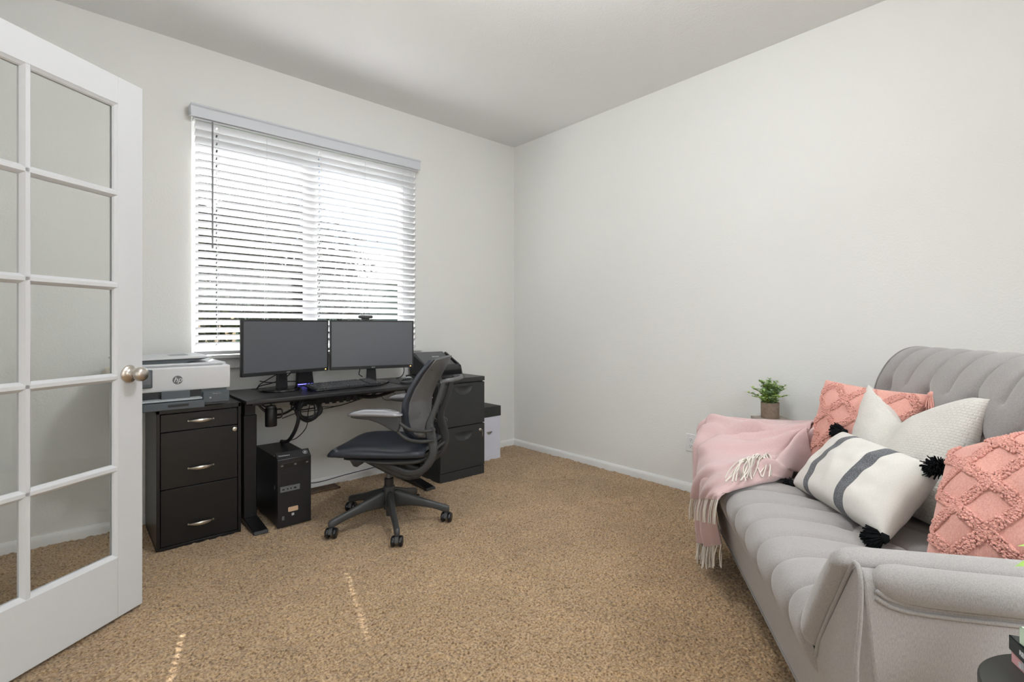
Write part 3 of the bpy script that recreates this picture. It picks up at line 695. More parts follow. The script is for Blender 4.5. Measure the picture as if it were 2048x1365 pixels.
# glowing blue hub behind the left monitor's stand
hub = thing('speaker_dock', 'small black dock with a glowing blue strip behind the left monitor stand', 'dock', (1.155, 3.305, DZ+0.0))
obj('dock_body', MB().prism([(-0.055, 0.004), (0.052, 0.004), (0.040, 0.105), (-0.050, 0.105)], -0.02, 0.02, 'y'), M['black_plastic'], hub, bevel=0.004)
obj('light_strip', MB().box(-0.052, 0.050, -0.0225, -0.0195, 0.012, 0.017), M['blue_led'], hub)
for nm, pts, lab in (('monitor_cable', [(0.876, 3.33, DZ+0.002), (0.885, 3.31, DZ+0.03), (0.92, 3.26, DZ+0.065), (0.97, 3.2, DZ+0.11), (0.985, 3.155, DZ+0.15)], 'upper black cable rising from the desk grommet behind the left monitor'),
                ('monitor_cable', [(0.872, 3.335, DZ+0.002), (0.89, 3.32, DZ+0.02), (0.95, 3.30, DZ+0.035), (1.02, 3.27, DZ+0.065), (1.06, 3.22, DZ+0.12)], 'lower black cable from the desk grommet to the left monitor stand'),
                ('monitor_cable', [(0.90, 3.37, DZ+0.045), (0.96, 3.36, DZ+0.032), (1.04, 3.35, DZ+0.034), (1.12, 3.33, DZ+0.03)], 'thin black cable against the wall behind the left monitor'),
                ('monitor_cable', [(1.470, 3.15, DZ+0.14), (1.462, 3.16, DZ+0.09), (1.468, 3.18, DZ+0.065), (1.50, 3.2, DZ+0.045)], 'black cable bent down beside the right monitor stand'),
                ('monitor_cable', [(1.74, 3.13, DZ+0.125), (1.79, 3.16, DZ+0.105), (1.83, 3.22, DZ+0.06), (1.84, 3.27, DZ+0.02), (1.80, 3.28, DZ+0.004)], 'thin black cable from the right monitor down to the scanner')):
    cable(nm, pts, 0.0032, lab, grp='monitor cables on the desk')

# keyboard
ka = R(6.5)
kb = thing('keyboard', 'black keyboard tilted towards the chair in front of the monitors', 'keyboard', (1.312, 3.045, DZ), ka)
def kz_(y): return 0.012 + (y+0.08)*0.14
b = MB(); b.prism([(-0.083, 0.004), (0.083, 0.024), (0.083, 0.035), (-0.083, 0.014)], -0.233, 0.233, 'x')
obj('keyboard_body', b, M['black_plastic'], kb, bevel=0.003)
for q in ((-0.21, -0.18, 0.06, 0.075, 0.0, 0.023), (0.18, 0.21, 0.06, 0.075, 0.0, 0.023), (-0.21, -0.18, -0.078, -0.065, 0, 0.006), (0.18, 0.21, -0.078, -0.065, 0, 0.006)): obj('tilt_foot', MB().box(*q), M['black_plastic'], kb)
b = MB()
for row in range(6):
    y = -0.066 + row*0.0235 + (0.006 if row == 5 else 0)
    x = -0.222; c_ = 0
    while x < 0.215:
        wk = 0.019
        if row == 0 and 3 <= c_ <= 3: wk = 0.115
        if x + wk > 0.222: break
        if not (0.064 < x+wk/2 < 0.070 or 0.128 < x+wk/2 < 0.134):
            z0 = 0.014 + (y+0.083)*0.127
            b.obox((x+wk/2-0.0005, y, z0+0.003), (wk-0.0035, 0.018, 0.008), rx=0.125)
        x += wk; c_ += 1
obj('keys', b, M['key'], kb, bevel=0.0015, seg=1, kind='stuff')
mp = thing('mouse_pad', 'dark grey mouse pad with padded front on the right of the desk', 'mouse pad', (1.765, 3.040, DZ), R(4))
def rrect(w_, h_, r_, n=6, cx=0, cy=0):
    o_ = []
    for qx, qy, a0 in ((1, 1, 0), (-1, 1, 90), (-1, -1, 180), (1, -1, 270)):
        for i in range(n+1):
            a = R(a0+90*i/n); o_.append((cx+qx*(w_/2-r_)+r_*math.cos(a), cy+qy*(h_/2-r_)+r_*math.sin(a)))
    return o_
obj('pad', MB().prism(rrect(0.22, 0.21, 0.03), 0.0, 0.004, 'z'), M['char_steel'], mp, bevel=0.001)
obj('wrist_rest', MB().prism(rrect(0.215, 0.075, 0.030, cy=-0.068), 0.003, 0.018, 'z'), M['char_steel'], mp, bevel=0.006, seg=3)
ms = thing('computer_mouse', 'grey computer mouse on the mouse pad', 'mouse', (1.795, 3.10, DZ+0.004), R(10))
def mouse_fn(w_, h_, l_, x0=0):
    def fn(u, v):
        a = 2*PI*u; q = v*PI/2
        return (w_*math.cos(q)*math.cos(a)*(1.0+0.12*math.sin(a)), l_*math.cos(q)*math.sin(a), h_*math.sin(q)**0.9*(1-0.25*math.sin(a)*math.cos(q)))
    return fn
obj('mouse_body', MB().grid(28, 12, mouse_fn(0.032, 0.026, 0.055), cu=True), M['black_plastic'], ms, angle=180)
obj('mouse_top', MB().grid(28, 12, mouse_fn(0.027, 0.0290, 0.046), cu=True), mat('mouse_grey', (0.5, 0.54, 0.56), 0.35), ms, angle=180)

# ------------------------------------------------------------------ computer tower
pc = thing('computer_tower', 'black desktop computer tower standing on the carpet under the desk', 'computer', (0.935, 3.02, 0))
qx0, qx1, qy0, qy1 = 0.845, 1.020, 2.826, 3.235
b = MB(); b.box(qx0, qx1, qy0+0.035, qy1, 0.012, 0.380); b.box(qx0+0.01, qx0+0.03, qy0+0.06, qy0+0.1, 0.0, 0.014); b.box(qx1-0.03, qx1-0.01, qy0+0.06, qy0+0.1, 0.0, 0.014); b.box(qx0+0.01, qx0+0.03, qy1-0.06, qy1-0.03, 0.0, 0.014); b.box(qx1-0.03, qx1-0.01, qy1-0.06, qy1-0.03, 0.0, 0.014)
obj('case', b, M['black_steel'], pc, w=True, bevel=0.002)
b = MB(); b.prism([(qy0, 0.006), (qy0+0.04, 0.006), (qy0+0.04, 0.380), (qy0+0.050, 0.384), (qy0+0.050, 0.402), (qy0+0.042, 0.404), (qy0, 0.372)], qx0-0.001, qx1+0.001, 'x')
fp = obj('front_panel', b, M['black_plastic'], pc, w=True, bevel=0.002)
b = MB(); b.box(qx0+0.014, qx1-0.014, qy0-0.0025, qy0+0.002, 0.325, 0.352)
dvd = obj('disc_drive', b, M['gloss_black'], pc, w=True, bevel=0.001)
for x in (0.866, 0.935, 0.998): obj('drive_mark', MB().box(x-0.006, x+0.006, qy0-0.0032, qy0-0.002, 0.335, 0.343), M['logo_grey'], dvd, w=True)
b = MB(); b.box(qx0+0.012, qx0+0.115, qy0-0.001, qy0+0.001, 0.236, 0.300); obj('drive_blank', b, M['black_plastic'], pc, w=True)
b = MB(); b.box(qx0+0.012, qx0+0.115, qy0-0.002, qy0+0.002, 0.196, 0.226)
pp = obj('port_panel', b, M['logo_grey'], pc, w=True, bevel=0.001)
b = MB()
for x, w_ in ((0.873, 0.012), (0.895, 0.006), (0.912, 0.006), (0.934, 0.012)): b.box(x-w_/2, x+w_/2, qy0-0.0028, qy0-0.0015, 0.207, 0.2135)
obj('ports', b, M['gloss_black'], pp, w=True)
obj('side_latch', MB().box(qx0-0.0015, qx0, qy0+0.05, qy0+0.06, 0.205, 0.225), M['logo_grey'], pc, w=True)
sl_a = math.atan2(0.032, 0.042)
text('brand_lettering', 'ThinkCentre', 0.0115, M['logo_white'], pc, (0.883, qy0+0.020, 0.3885), (math.atan2(0.032, 0.042), 0, 0), w=True, ext=0.0002)
b = MB(); c0 = Vector((0.995, qy0+0.022, 0.3892)); rot = Matrix.Rotation(math.atan2(0.032, 0.042), 4, 'X')
ring = [c0 + rot @ Vector((0.0115*math.cos(a), 0.0115*math.sin(a), 0.001)) for a in [2*PI*i/24 for i in range(24)]]
b.tube(ring, 0.0010, 6, closed=True)
obj('power_button', b, M['logo_light'], pc, w=True)
obj('power_button_cap', MB().lathe([(0, 0), (0.0055, 0), (0.0055, 0.0015), (0, 0.0015)], c0, 18, rot), M['logo_light'], pc, w=True)
obj('tan_sticker', MB().prism([(0.901+x, z) for x, z in [(0, 0.083), (0.046, 0.083), (0.049, 0.086), (0.049, 0.105), (0.046, 0.108), (0.0, 0.108), (-0.003, 0.105), (-0.003, 0.086)]], qy0-0.0015, qy0+0.001, 'y'), M['tan_sticker'], pc, w=True)
obj('badge', MB().box(0.916, 0.929, qy0-0.0015, qy0+0.001, 0.060, 0.073), M['logo_light'], pc, w=True)
obj('certificate_sticker', MB().box(0.866, 0.878, qy0-0.0012, qy0+0.001, 0.045, 0.066), M['logo_grey'], pc, w=True)
obj('top_label', MB().box(qx0+0.004, qx0+0.045, qy0+0.062, qy0+0.082, 0.380, 0.3806), M['tan_sticker'], pc, w=True)
obj('top_strip', MB().box(qx0+0.085, qx0+0.165, qy0+0.10, qy0+0.112, 0.380, 0.3808), M['logo_grey'], pc, w=True)

# floor register behind the tower
fv = thing('floor_vent', 'small brown slotted floor vent in the carpet below the desk', 'vent', (1.245, 3.31, 0))
b = MB(); b.box(1.10, 1.375, 3.265, 3.275, 0.003, 0.012); b.box(1.10, 1.375, 3.355, 3.365, 0.003, 0.012); b.box(1.10, 1.11, 3.265, 3.365, 0.003, 0.012); b.box(1.365, 1.375, 3.265, 3.365, 0.003, 0.012)
obj('vent_frame', b, M['vent'], fv, w=True)
b = MB()
for k in range(22): b.box(1.115+k*0.0115, 1.120+k*0.0115, 3.275, 3.355, 0.003, 0.010)
b.box(1.11, 1.365, 3.275, 3.355, -0.01, 0.0045)
obj('vent_slats', b, M['vent'], fv, w=True)

# ------------------------------------------------------------------ right filing cabinet, scanner, file box
fc = thing('filing_cabinet', 'charcoal metal two-drawer filing cabinet behind the office chair', 'cabinet', (2.12, 3.12, 0))
ax0, ax1, ay0, ay1 = 1.922, 2.317, 2.888, 3.355
b = MB(); b.box(ax0, ax1, ay0+0.022, ay1, 0.0, 0.690); b.box(ax0-0.001, ax1+0.001, ay0, ay1, 0.690, 0.722)
obj('body', b, M['char_steel'], fc, w=True, bevel=0.003)
obj('plinth', MB().box(ax0+0.002, ax1-0.002, ay0+0.004, ay0+0.03, 0.0, 0.062), M['char_steel'], fc, w=True, bevel=0.001)
def half_moon(mb, cx, zt, w_, h_, yf):
    """scooped pull: a half-round recess pressed into the drawer front, flat edge on top"""
    n = 18
    def fn(u, v):
        a = PI*u; q = v
        return (cx - w_/2*math.cos(a)*q, yf + 0.026*(1-q**2.2)*(0.25+0.75*min(1, (h_*math.sin(a)*q)/h_*1.0+0.2)), zt - h_*math.sin(a)*q)
    mb.grid(n+1, 9, fn)
for z0, z1, zh, lk in ((0.382, 0.682, 0.664, 0), (0.068, 0.374, 0.334, 1)):
    cxh = 2.122; wh, hh = 0.160, 0.062
    # front with a half-moon opening
    m_ = MB(); n = 18; yf, yb = ay0, ay0+0.02
    arc = [(cxh - wh/2*math.cos(PI*i/n), zh - hh*math.sin(PI*i/n)) for i in range(n+1)]
    x0_, x1_ = ax0+0.003, ax1-0.003
    m_.prism([(x0_, zh), (x0_, z1), (x1_, z1), (x1_, zh)], yf, yb, 'y')
    m_.prism([(x0_, z0), (x0_, zh)] + arc[:n//2+1] + [(cxh, z0)], yf, yb, 'y')
    m_.prism([(cxh, z0)] + arc[n//2:] + [(x1_, zh), (x1_, z0)], yf, yb, 'y')
    dr = obj('drawer', m_, M['char_steel'], fc, w=True, clean=True)
    h = MB(); half_moon(h, cxh, zh, wh, hh, yf+0.001)
    obj('recessed_pull', h, M['char_steel'], dr, w=True, angle=180)
    if lk:
        obj('lock', MB().lathe([(0, 0.0), (0.011, 0.0), (0.011, 0.005), (0.008, 0.007), (0.0, 0.007)], (2.272, ay0, 0.329), 20, Matrix.Rotation(R(90), 4, 'X')), M['chrome'], dr, w=True)
        k = MB(); k.box(2.271, 2.273, ay0-0.022, ay0-0.006, 0.324, 0.334); k.tube([(2.272, ay0-0.026+0.007*math.cos(a), 0.326+0.007*math.sin(a)) for a in [2*PI*i/14 for i in range(14)]], 0.0013, 6, closed=True)
        k.box(2.272, 2.2735, ay0-0.032, ay0-0.026, 0.285, 0.318)
        obj('key', k, M['chrome'], dr, w=True)
scn = thing('document_scanner', 'dark grey sheet-fed document scanner on the metal cabinet', 'scanner', (2.10, 3.25, 0.722))
b = MB(); b.prism([(3.115, 0.724), (3.105, 0.765), (3.15, 0.800), (3.20, 0.806), (3.33, 0.770), (3.35, 0.724)], 1.965, 2.270, 'x')
obj('scanner_body', b, M['black_plastic'], scn, w=True, bevel=0.008, seg=3)
b = MB(); b.prism([(3.150, 0.792), (3.165, 0.800), (3.345, 0.892), (3.355, 0.886), (3.345, 0.74), (3.2, 0.73)], 1.985, 2.250, 'x')
obj('scanner_lid', b, M['scan_lid'], scn, w=True, bevel=0.006, seg=2)
for x in (1.957, 2.262): obj('side_cheek', MB().prism([(3.11, 0.726), (3.13, 0.79), (3.16, 0.808), (3.335, 0.888), (3.358, 0.870), (3.36, 0.726)], x, x+0.016, 'x'), M['black_plastic'], scn, w=True, bevel=0.004)
la = math.atan2(0.092, 0.18)
text('brand_lettering', 'EPSON', 0.020, M['logo_white'], scn, (2.135, 3.272, 0.8565), (la, 0, 0), w=True, ext=0.0006)
fb = thing('file_box', 'white filing box with black lid between the metal cabinet and the corner', 'box', (2.53, 3.26, 0))
hx_, hz_ = 2.565, 0.232
b = MB(); n = 14; arc = [(hx_ - 0.030*math.cos(PI*i/n), hz_ - 0.026*math.sin(PI*i/n)) for i in range(n+1)]
yf, yb = 3.135, 3.145
b.prism([(2.375, hz_), (2.375, 0.36), (2.680, 0.36), (2.680, hz_)], yf, yb, 'y')
b.prism([(2.375, 0.0), (2.375, hz_)] + arc[:n//2+1] + [(hx_, 0.0)], yf, yb, 'y'); b.prism([(hx_, 0.0)] + arc[n//2:] + [(2.680, hz_), (2.680, 0.0)], yf, yb, 'y')
b.box(2.375, 2.385, yb, 3.385, 0, 0.36); b.box(2.670, 2.680, yb, 3.385, 0, 0.36); b.box(2.375, 2.68, 3.375, 3.385, 0, 0.36); b.box(2.38, 2.675, yb, 3.38, 0, 0.01)
obj('box_body', b, M['box_white'], fb, w=True)
obj('stored_papers', MB().box(2.40, 2.66, 3.165, 3.36, 0.01, 0.30), M['paper'], fb, w=True)
obj('box_lid', MB().box(2.371, 2.684, 3.131, 3.389, 0.352, 0.434), M['box_lid'], fb, w=True, bevel=0.002)

# ------------------------------------------------------------------ office chair (local x = the way it faces, y = its left, z up)
chx, chy = cw(-0.683, 2.76)
CF = math.atan2(0.738, -0.674)
ch = thing('office_chair', 'black leather and grey plastic swivel office chair turned sideways at the desk', 'chair', (chx, chy, 0), CF)
# seat
def seat_top(u, v):      # u 0 front..1 back, v -1..1
    x = 0.262 - 0.515*u
    zt = interp(u, [0, 0.03, 0.10, 0.22, 0.4, 0.7, 0.9, 1.0], [0.434, 0.453, 0.467, 0.476, 0.479, 0.471, 0.472, 0.466])
    hw = interp(u, [0, 0.05, 0.15, 0.4, 0.8, 0.95, 1.0], [0.200, 0.225, 0.240, 0.243, 0.232, 0.215, 0.19])
    return x, zt, hw
def seat_fn(u, t):       # t around the section
    uu = 0.5-0.5*math.cos(PI*u)
    x, zt, hw = seat_top(uu, 0)
    zb = interp(uu, [0, 0.1, 0.5, 1], [0.404, 0.406, 0.407, 0.412])
    a = 2*PI*t
    ca_, sa_ = math.cos(a), math.sin(a)
    y = hw*math.copysign(abs(ca_)**0.55, ca_)
    h = (zt-zb)
    if sa_ >= 0: z = zb + 0.45*h + 0.55*h*abs(sa_)**0.6 + 0.012*(abs(y)/hw)**2*0 - 0.020*math.cos(PI*y/hw/2)*0.4
    else: z = zb + 0.45*h - 0.45*h*abs(sa_)**0.6
    e = min(1.0, math.sin(PI*u)*7+0.02)**0.42
    return (x, y*(0.9+0.1*e), (zb+0.5*h) + (z-(zb+0.5*h))*e)
obj('seat', MB().grid(44, 48, seat_fn, cv=True), M['leather'], ch, angle=180)
# seat pan
def pan_fn(u, t):
    a = 2*PI*t; uu = u
    x = 0.21 - 0.47*uu
    hw = interp(uu, [0, 0.1, 0.5, 1.0], [0.17, 0.21, 0.215, 0.16]); zb = interp(uu, [0, 0.2, 0.6, 0.85, 1], [0.400, 0.388, 0.362, 0.362, 0.385])
    e = min(1.0, math.sin(PI*uu)*5+0.05)**0.5
    ca_, sa_ = math.cos(a), math.sin(a)
    zc_ = (0.412+zb)/2; hh_ = (0.412-zb)/2
    return (x, hw*e*math.copysign(abs(ca_)**0.7, ca_)*(1.0 if sa_ > 0 else 1-0.22*abs(sa_)), zc_+hh_*math.copysign(abs(sa_)**0.7, sa_))
obj('seat_pan', MB().grid(24, 32, pan_fn, cv=True), M['char_plastic'], ch, angle=180)
b = MB(); b.prism([(0.205, 0.402), (0.150, 0.402), (0.118, 0.350), (0.150, 0.330), (0.170, 0.334), (0.205, 0.385)], 0.055, 0.085, 'y'); b.prism([(0.205, 0.402), (0.150, 0.402), (0.118, 0.350), (0.150, 0.330), (0.170, 0.334), (0.205, 0.385)], -0.085, -0.055, 'y')
b.cyl((0.155, -0.09, 0.343), (0.155, 0.09, 0.343), 0.007, n=12)
obj('tilt_bracket', b, M['char_plastic'], ch, bevel=0.003)
mech = [(0.11, 0.395), (0.115, 0.352), (0.06, 0.328), (0.0, 0.300), (-0.07, 0.272), (-0.13, 0.262), (-0.185, 0.272), (-0.215, 0.300), (-0.19, 0.34), (-0.14, 0.355), (-0.10, 0.375), (-0.06, 0.395)]
b = MB(); b.prism(mech, -0.075, 0.075, 'y')
obj('mechanism', b, M['char_plastic'], ch, bevel=0.014, seg=3)
# back frame: two curved uprights and the yoke
outer = [(-0.350, 0.812), (-0.346, 0.770), (-0.328, 0.705), (-0.305, 0.640), (-0.287, 0.590), (-0.292, 0.555), (-0.303, 0.510), (-0.311, 0.460), (-0.303, 0.410), (-0.278, 0.362), (-0.235, 0.322), (-0.190, 0.306), (-0.140, 0.303), (-0.080, 0.318), (0.0, 0.345), (0.045, 0.362)]
inner = [(-0.318, 0.812), (-0.306, 0.770), (-0.286, 0.705), (-0.262, 0.645), (-0.240, 0.590), (-0.236, 0.550), (-0.246, 0.505), (-0.262, 0.455), (-0.256, 0.415), (-0.236, 0.378), (-0.205, 0.352), (-0.175, 0.342), (-0.140, 0.343), (-0.080, 0.358), (0.0, 0.380), (0.045, 0.388)]
so, si = spline([(a, 0, b_) for a, b_ in outer], 5), spline([(a, 0, b_) for a, b_ in inner], 5)
for sg in (1, -1):
    b = MB(); n = len(so); V = []
    for i in range(n):
        o1, i1 = so[i], si[i]; t = i/(n-1)
        yc = sg*interp(t, [0, 0.25, 0.5, 0.8, 1.0], [0.100, 0.118, 0.135, 0.128, 0.10])
        m1 = (o1+i1)/2; hv = (i1-o1)/2*interp(t, [0, 0.2, 0.35, 1], [0.72, 0.75, 0.95, 0.95]); wd_ = 0.0105
        for k in range(14):
            a = 2*PI*k/14
            ca_, sa_ = math.cos(a), math.sin(a)
            V.append((m1.x + hv.x*math.copysign(abs(ca_)**0.6, ca_), yc + wd_*math.copysign(abs(sa_)**0.6, sa_), m1.z + hv.z*math.copysign(abs(ca_)**0.6, ca_)))
    F = [(i*14+k, i*14+(k+1) % 14, (i+1)*14+(k+1) % 14, (i+1)*14+k) for i in range(n-1) for k in range(14)] + [tuple(range(14)), tuple((n-1)*14+k for k in range(14))]
    b.add(V, F)
    obj('back_upright', b, M['char_plastic'], ch, angle=60)
yk = spline([(-0.320, 0.105, 0.795), (-0.350, 0.108, 0.808), (-0.385, 0.088, 0.812), (-0.402, 0.04, 0.814), (-0.405, 0.0, 0.815), (-0.402, -0.04, 0.814), (-0.385, -0.088, 0.812), (-0.350, -0.108, 0.808), (-0.320, -0.105, 0.795)], 6)
obj('yoke', MB().tube(yk, 0.0115, 12, up=(0, 0, 1), flat=0.8), M['shell'], ch, angle=60)
b = MB(); b.prism([(-0.318, 0.03), (-0.318, -0.03), (-0.362, -0.026), (-0.362, 0.026)], 0.812, 0.824, 'z'); b.cyl((-0.300, 0.0, 0.815), (-0.362, 0.0, 0.818), 0.012, n=12)
obj('back_pivot', b, M['black_plastic'], ch, bevel=0.003)
b = MB(); b.tube(spline([(-0.26, -0.13, 0.375), (-0.205, -0.05, 0.350), (-0.20, 0.05, 0.350), (-0.26, 0.13, 0.375)], 8), 0.011, 10)
b.tube(spline([(-0.285, -0.125, 0.43), (-0.26, -0.05, 0.415), (-0.26, 0.05, 0.415), (-0.285, 0.125, 0.43)], 8), 0.008, 10)
obj('cross_rod', b, M['char_plastic'], ch, angle=60)
# backrest: dark cushion in front, grey shell behind
zprof = [0.500, 0.54, 0.60, 0.70, 0.772, 0.851, 0.905, 0.935, 0.945]
xprof = [-0.158, -0.142, -0.132, -0.141, -0.170, -0.218, -0.262, -0.284, -0.290]
def back_pt(u, v, off, shrink=0.0):
    """u -1..1 across, v 0..1 up"""
    zt = 0.500 + 0.422*v
    hw = interp(v, [0, 0.05, 0.16, 0.34, 0.55, 0.75, 0.88, 0.96, 1.0], [0.120, 0.155, 0.190, 0.213, 0.217, 0.212, 0.205, 0.198, 0.188]) - shrink
    z_ = zt + (0.010*(1-u*u) if v > 0.9 else 0)*(v-0.9)*10 + (-0.012*(1-u*u))*(max(0, 0.15-v)/0.15)
    xx = interp(zt, zprof, xprof) - 0.058*(1-abs(u)**2.0)*interp(v, [0, 0.2, 0.8, 1], [0.8, 1.0, 0.9, 0.6]) - off
    return Vector((xx, hw*u, z_))
def slab(o0, o1, s0, s1, nu=30, nv=34):
    def fn(a, b_):
        # a runs around front+back, b up
        if a < 0.5: u = -1 + 4*a; return back_pt(u, 0.5-0.5*math.cos(PI*b_), o0, s0)
        u = 3 - 4*a; return back_pt(u, 0.5-0.5*math.cos(PI*b_), o1, s1)
    return fn
def slab_mesh(o0, o1, s0, s1, nu=28, nv=34):
    mb = MB(); V = []; F = []
    for side, (o_, s_) in enumerate(((o0, s0), (o1, s1))):
        for i in range(nu+1):
            for j in range(nv+1):
                V.append(back_pt(-1+2*i/nu, j/nv, o_, s_))
    st = (nu+1)*(nv+1); ix = lambda q, i, j: q*st + i*(nv+1)+j
    for q in (0, 1):
        for i in range(nu):
            for j in range(nv): F.append((ix(q, i, j), ix(q, i+1, j), ix(q, i+1, j+1), ix(q, i, j+1)))
    for i in range(nu): F.append((ix(0, i, 0), ix(0, i+1, 0), ix(1, i+1, 0), ix(1, i, 0))); F.append((ix(0, i, nv), ix(0, i+1, nv), ix(1, i+1, nv), ix(1, i, nv)))
    for j in range(nv): F.append((ix(0, 0, j), ix(0, 0, j+1), ix(1, 0, j+1), ix(1, 0, j))); F.append((ix(0, nu, j), ix(0, nu, j+1), ix(1, nu, j+1), ix(1, nu, j)))
    return mb.add(V, F)
obj('back_cushion', slab_mesh(0.0, 0.026, 0.0, 0.0), M['leather'], ch, angle=50, bevel=0.009, seg=3)
obj('back_shell', slab_mesh(0.024, 0.037, 0.016, 0.020), M['shell'], ch, angle=50, bevel=0.005, seg=2)
for yy, v in ((0.165, 0.87), (-0.165, 0.87), (0.12, 0.32), (-0.12, 0.32)):
    p = back_pt(yy/0.2, v, 0.0375, 0.016); obj('screw', MB().cyl(p, p+Vector((-0.0012, 0, 0)), 0.004, n=12), M['rubber'], ch)
# arms
for sg in (1, -1):
    arm_poly = [(0.094, 0.640), (0.060, 0.634), (0.0, 0.630), (-0.045, 0.618), (-0.088, 0.598), (-0.130, 0.576), (-0.150, 0.572), (-0.158, 0.590), (-0.160, 0.640), (-0.150, 0.658), (0.080, 0.658)]
    b = MB(); b.prism(arm_poly, sg*0.290-0.014, sg*0.290+0.014, 'y')
    am = obj('arm', b, M['char_plastic'], ch, bevel=0.006, seg=3)
    def pad_fn(u, t):
        uu = 0.5-0.5*math.cos(PI*u); x = 0.108 - 0.280*uu; a = 2*PI*t
        e = max(0.02, 1-abs(2*uu-1)**5)**0.5; ca_, sa_ = math.cos(a), math.sin(a)
        zc_ = interp(uu, [0, 0.12, 0.35, 0.7, 1.0], [0.650, 0.659, 0.664, 0.664, 0.656]); hh_ = interp(uu, [0, 0.3, 0.7, 1], [0.012, 0.019, 0.019, 0.012])
        return (x, sg*0.290 + 0.043*e*math.copysign(abs(ca_)**0.7, ca_), zc_ + hh_*e*(abs(sa_)**0.8 if sa_ > 0 else -0.9*abs(sa_)**0.8))
    obj('arm_pad', MB().grid(30, 24, pad_fn, cv=True), M['arm_pad'], am, angle=180)
    b = MB(); b.tube(spline([(-0.140, sg*0.290, 0.640), (-0.160, sg*0.285, 0.612), (-0.200, sg*0.265, 0.580), (-0.250, sg*0.210, 0.560), (-0.280, sg*0.150, 0.553), (-0.283, sg*0.125, 0.551)], 8), 0.0085, 10)
    b.cyl((-0.283, sg*0.150, 0.552), (-0.283, sg*0.130, 0.552), 0.014, n=14)
    obj('arm_rod', b, M['char_plastic'], am, angle=60)
    b = MB(); b.tube(spline([(-0.140, sg*0.290, 0.590), (-0.152, sg*0.286, 0.566), (-0.190, sg*0.268, 0.532), (-0.240, sg*0.215, 0.508), (-0.278, sg*0.155, 0.500), (-0.283, sg*0.125, 0.499)], 8), 0.0085, 10)
    b.cyl((-0.283, sg*0.150, 0.499), (-0.283, sg*0.130, 0.499), 0.014, n=14)
    obj('arm_rod', b, M['char_plastic'], am, angle=60)
# column and five-star base
b = MB(); b.cyl((0, 0, 0.20), (0, 0, 0.30), 0.0135, n=24)
obj('gas_lift', b, M['shell'], ch)
obj('lift_sleeve', MB().lathe([(0.0, 0.20), (0.026, 0.20), (0.025, 0.252), (0.020, 0.254), (0.0, 0.254)], (0, 0, 0), 28), M['black_plastic'], ch)
obj('base_hub', MB().lathe([(0.0, 0.045), (0.016, 0.045), (0.018, 0.075), (0.030, 0.085), (0.035, 0.15), (0.033, 0.205), (0.029, 0.210), (0.0, 0.210)], (0, 0, 0), 32), M['char_plastic'], ch)
for k, wa in enumerate((-111, -39, 33, 105, 177)):
    a = R(wa) - CF; rad = 0.318
    ca_, sa_ = math.cos(a), math.sin(a)
    st_ = [(0.020, 0.200, 0.085, 0.024), (0.06, 0.188, 0.092, 0.025), (0.12, 0.165, 0.098, 0.022), (0.20, 0.133, 0.089, 0.018), (0.27, 0.112, 0.072, 0.0165), (0.300, 0.103, 0.058, 0.018), (0.322, 0.098, 0.054, 0.018), (0.336, 0.088, 0.054, 0.013)]
    V = []; n = 12
    for (r_x, zt, zb_, hw_) in st_:
        for q in range(n):
            t = 2*PI*q/n; c_, s_ = math.cos(t), math.sin(t)
            lat = hw_*math.copysign(abs(c_)**0.7, c_)*(1.0 if s_ < 0 else 0.85); zz = (zt+zb_)/2 + (zt-zb_)/2*math.copysign(abs(s_)**0.8, s_)
            V.append((r_x*ca_ - lat*sa_, r_x*sa_ + lat*ca_, zz))
    F = [(i*n+q, i*n+(q+1) % n, (i+1)*n+(q+1) % n, (i+1)*n+q) for i in range(len(st_)-1) for q in range(n)] + [tuple(range(n)), tuple((len(st_)-1)*n+q for q in range(n))]
    obj('leg', MB().add(V, F), M['char_plastic'], ch, angle=60, sub=1)
    cx_, cy_ = rad*ca_, rad*sa_; ya = R((52, 38, 60, 44, 50)[k]) - CF   # wheel heading
    hdx, hdy = math.cos(ya), math.sin(ya); axx, axy = -hdy, hdx
    b = MB(); b.cyl((cx_, cy_, 0.030), (cx_, cy_, 0.070), 0.008, n=14)
    b.prism([(0.0265*math.cos(t)+0, 0.029+0.0315*math.sin(t)) for t in [PI*i/14 for i in range(15)]], -0.0095, 0.0095, 'y')
    # turn the hood into heading
    b.v[-30:] = [(cx_ + p[0]*hdx + p[1]*axx, cy_ + p[0]*hdy + p[1]*axy, p[2]) for p in b.v[-30:]]
    cs = obj('caster', b, M['char_plastic'], ch)
    for sg in (-1, 1):
        wl = MB(); c0 = Vector((cx_+axx*sg*0.0105, cy_+axy*sg*0.0105, 0.0285)); c1 = Vector((cx_+axx*sg*0.0300, cy_+axy*sg*0.0300, 0.0285))
        dv = (c1-c0)
        wl.tube([c0, c0+dv*0.15, c0+dv*0.6, c0+dv*0.9, c1], [0.025, 0.0275, 0.0275, 0.024, 0.018], 28)
        obj('wheel', wl, M['gloss_black'], cs, angle=50)

# ------------------------------------------------------------------ sofa (its own axes: l = depth, front to back; s = length, near arm to far arm)
def SW_(l, s, z=0.0):
    r = 0.979*l + 0.203*s; d = 0.979*s - 0.203*l
    x, y = cw(r, d); return (x, y, z)
L0, S0 = 0.90, 1.81
SR = math.atan2(-0.8047, 0.5934)
sofa = thing('sofa', 'light grey tufted two-seat sofa placed at an angle on the right', 'sofa', SW_(L0, S0), SR)
def lc(l, s, z): return (l-L0, s-S0, z)     # sofa axes -> sofa local
def fl_(z): return interp(z, [0.10, 0.31, 0.42, 0.66], [0.500, 0.450, 0.438, 0.452])   # front plane leans in towards the floor
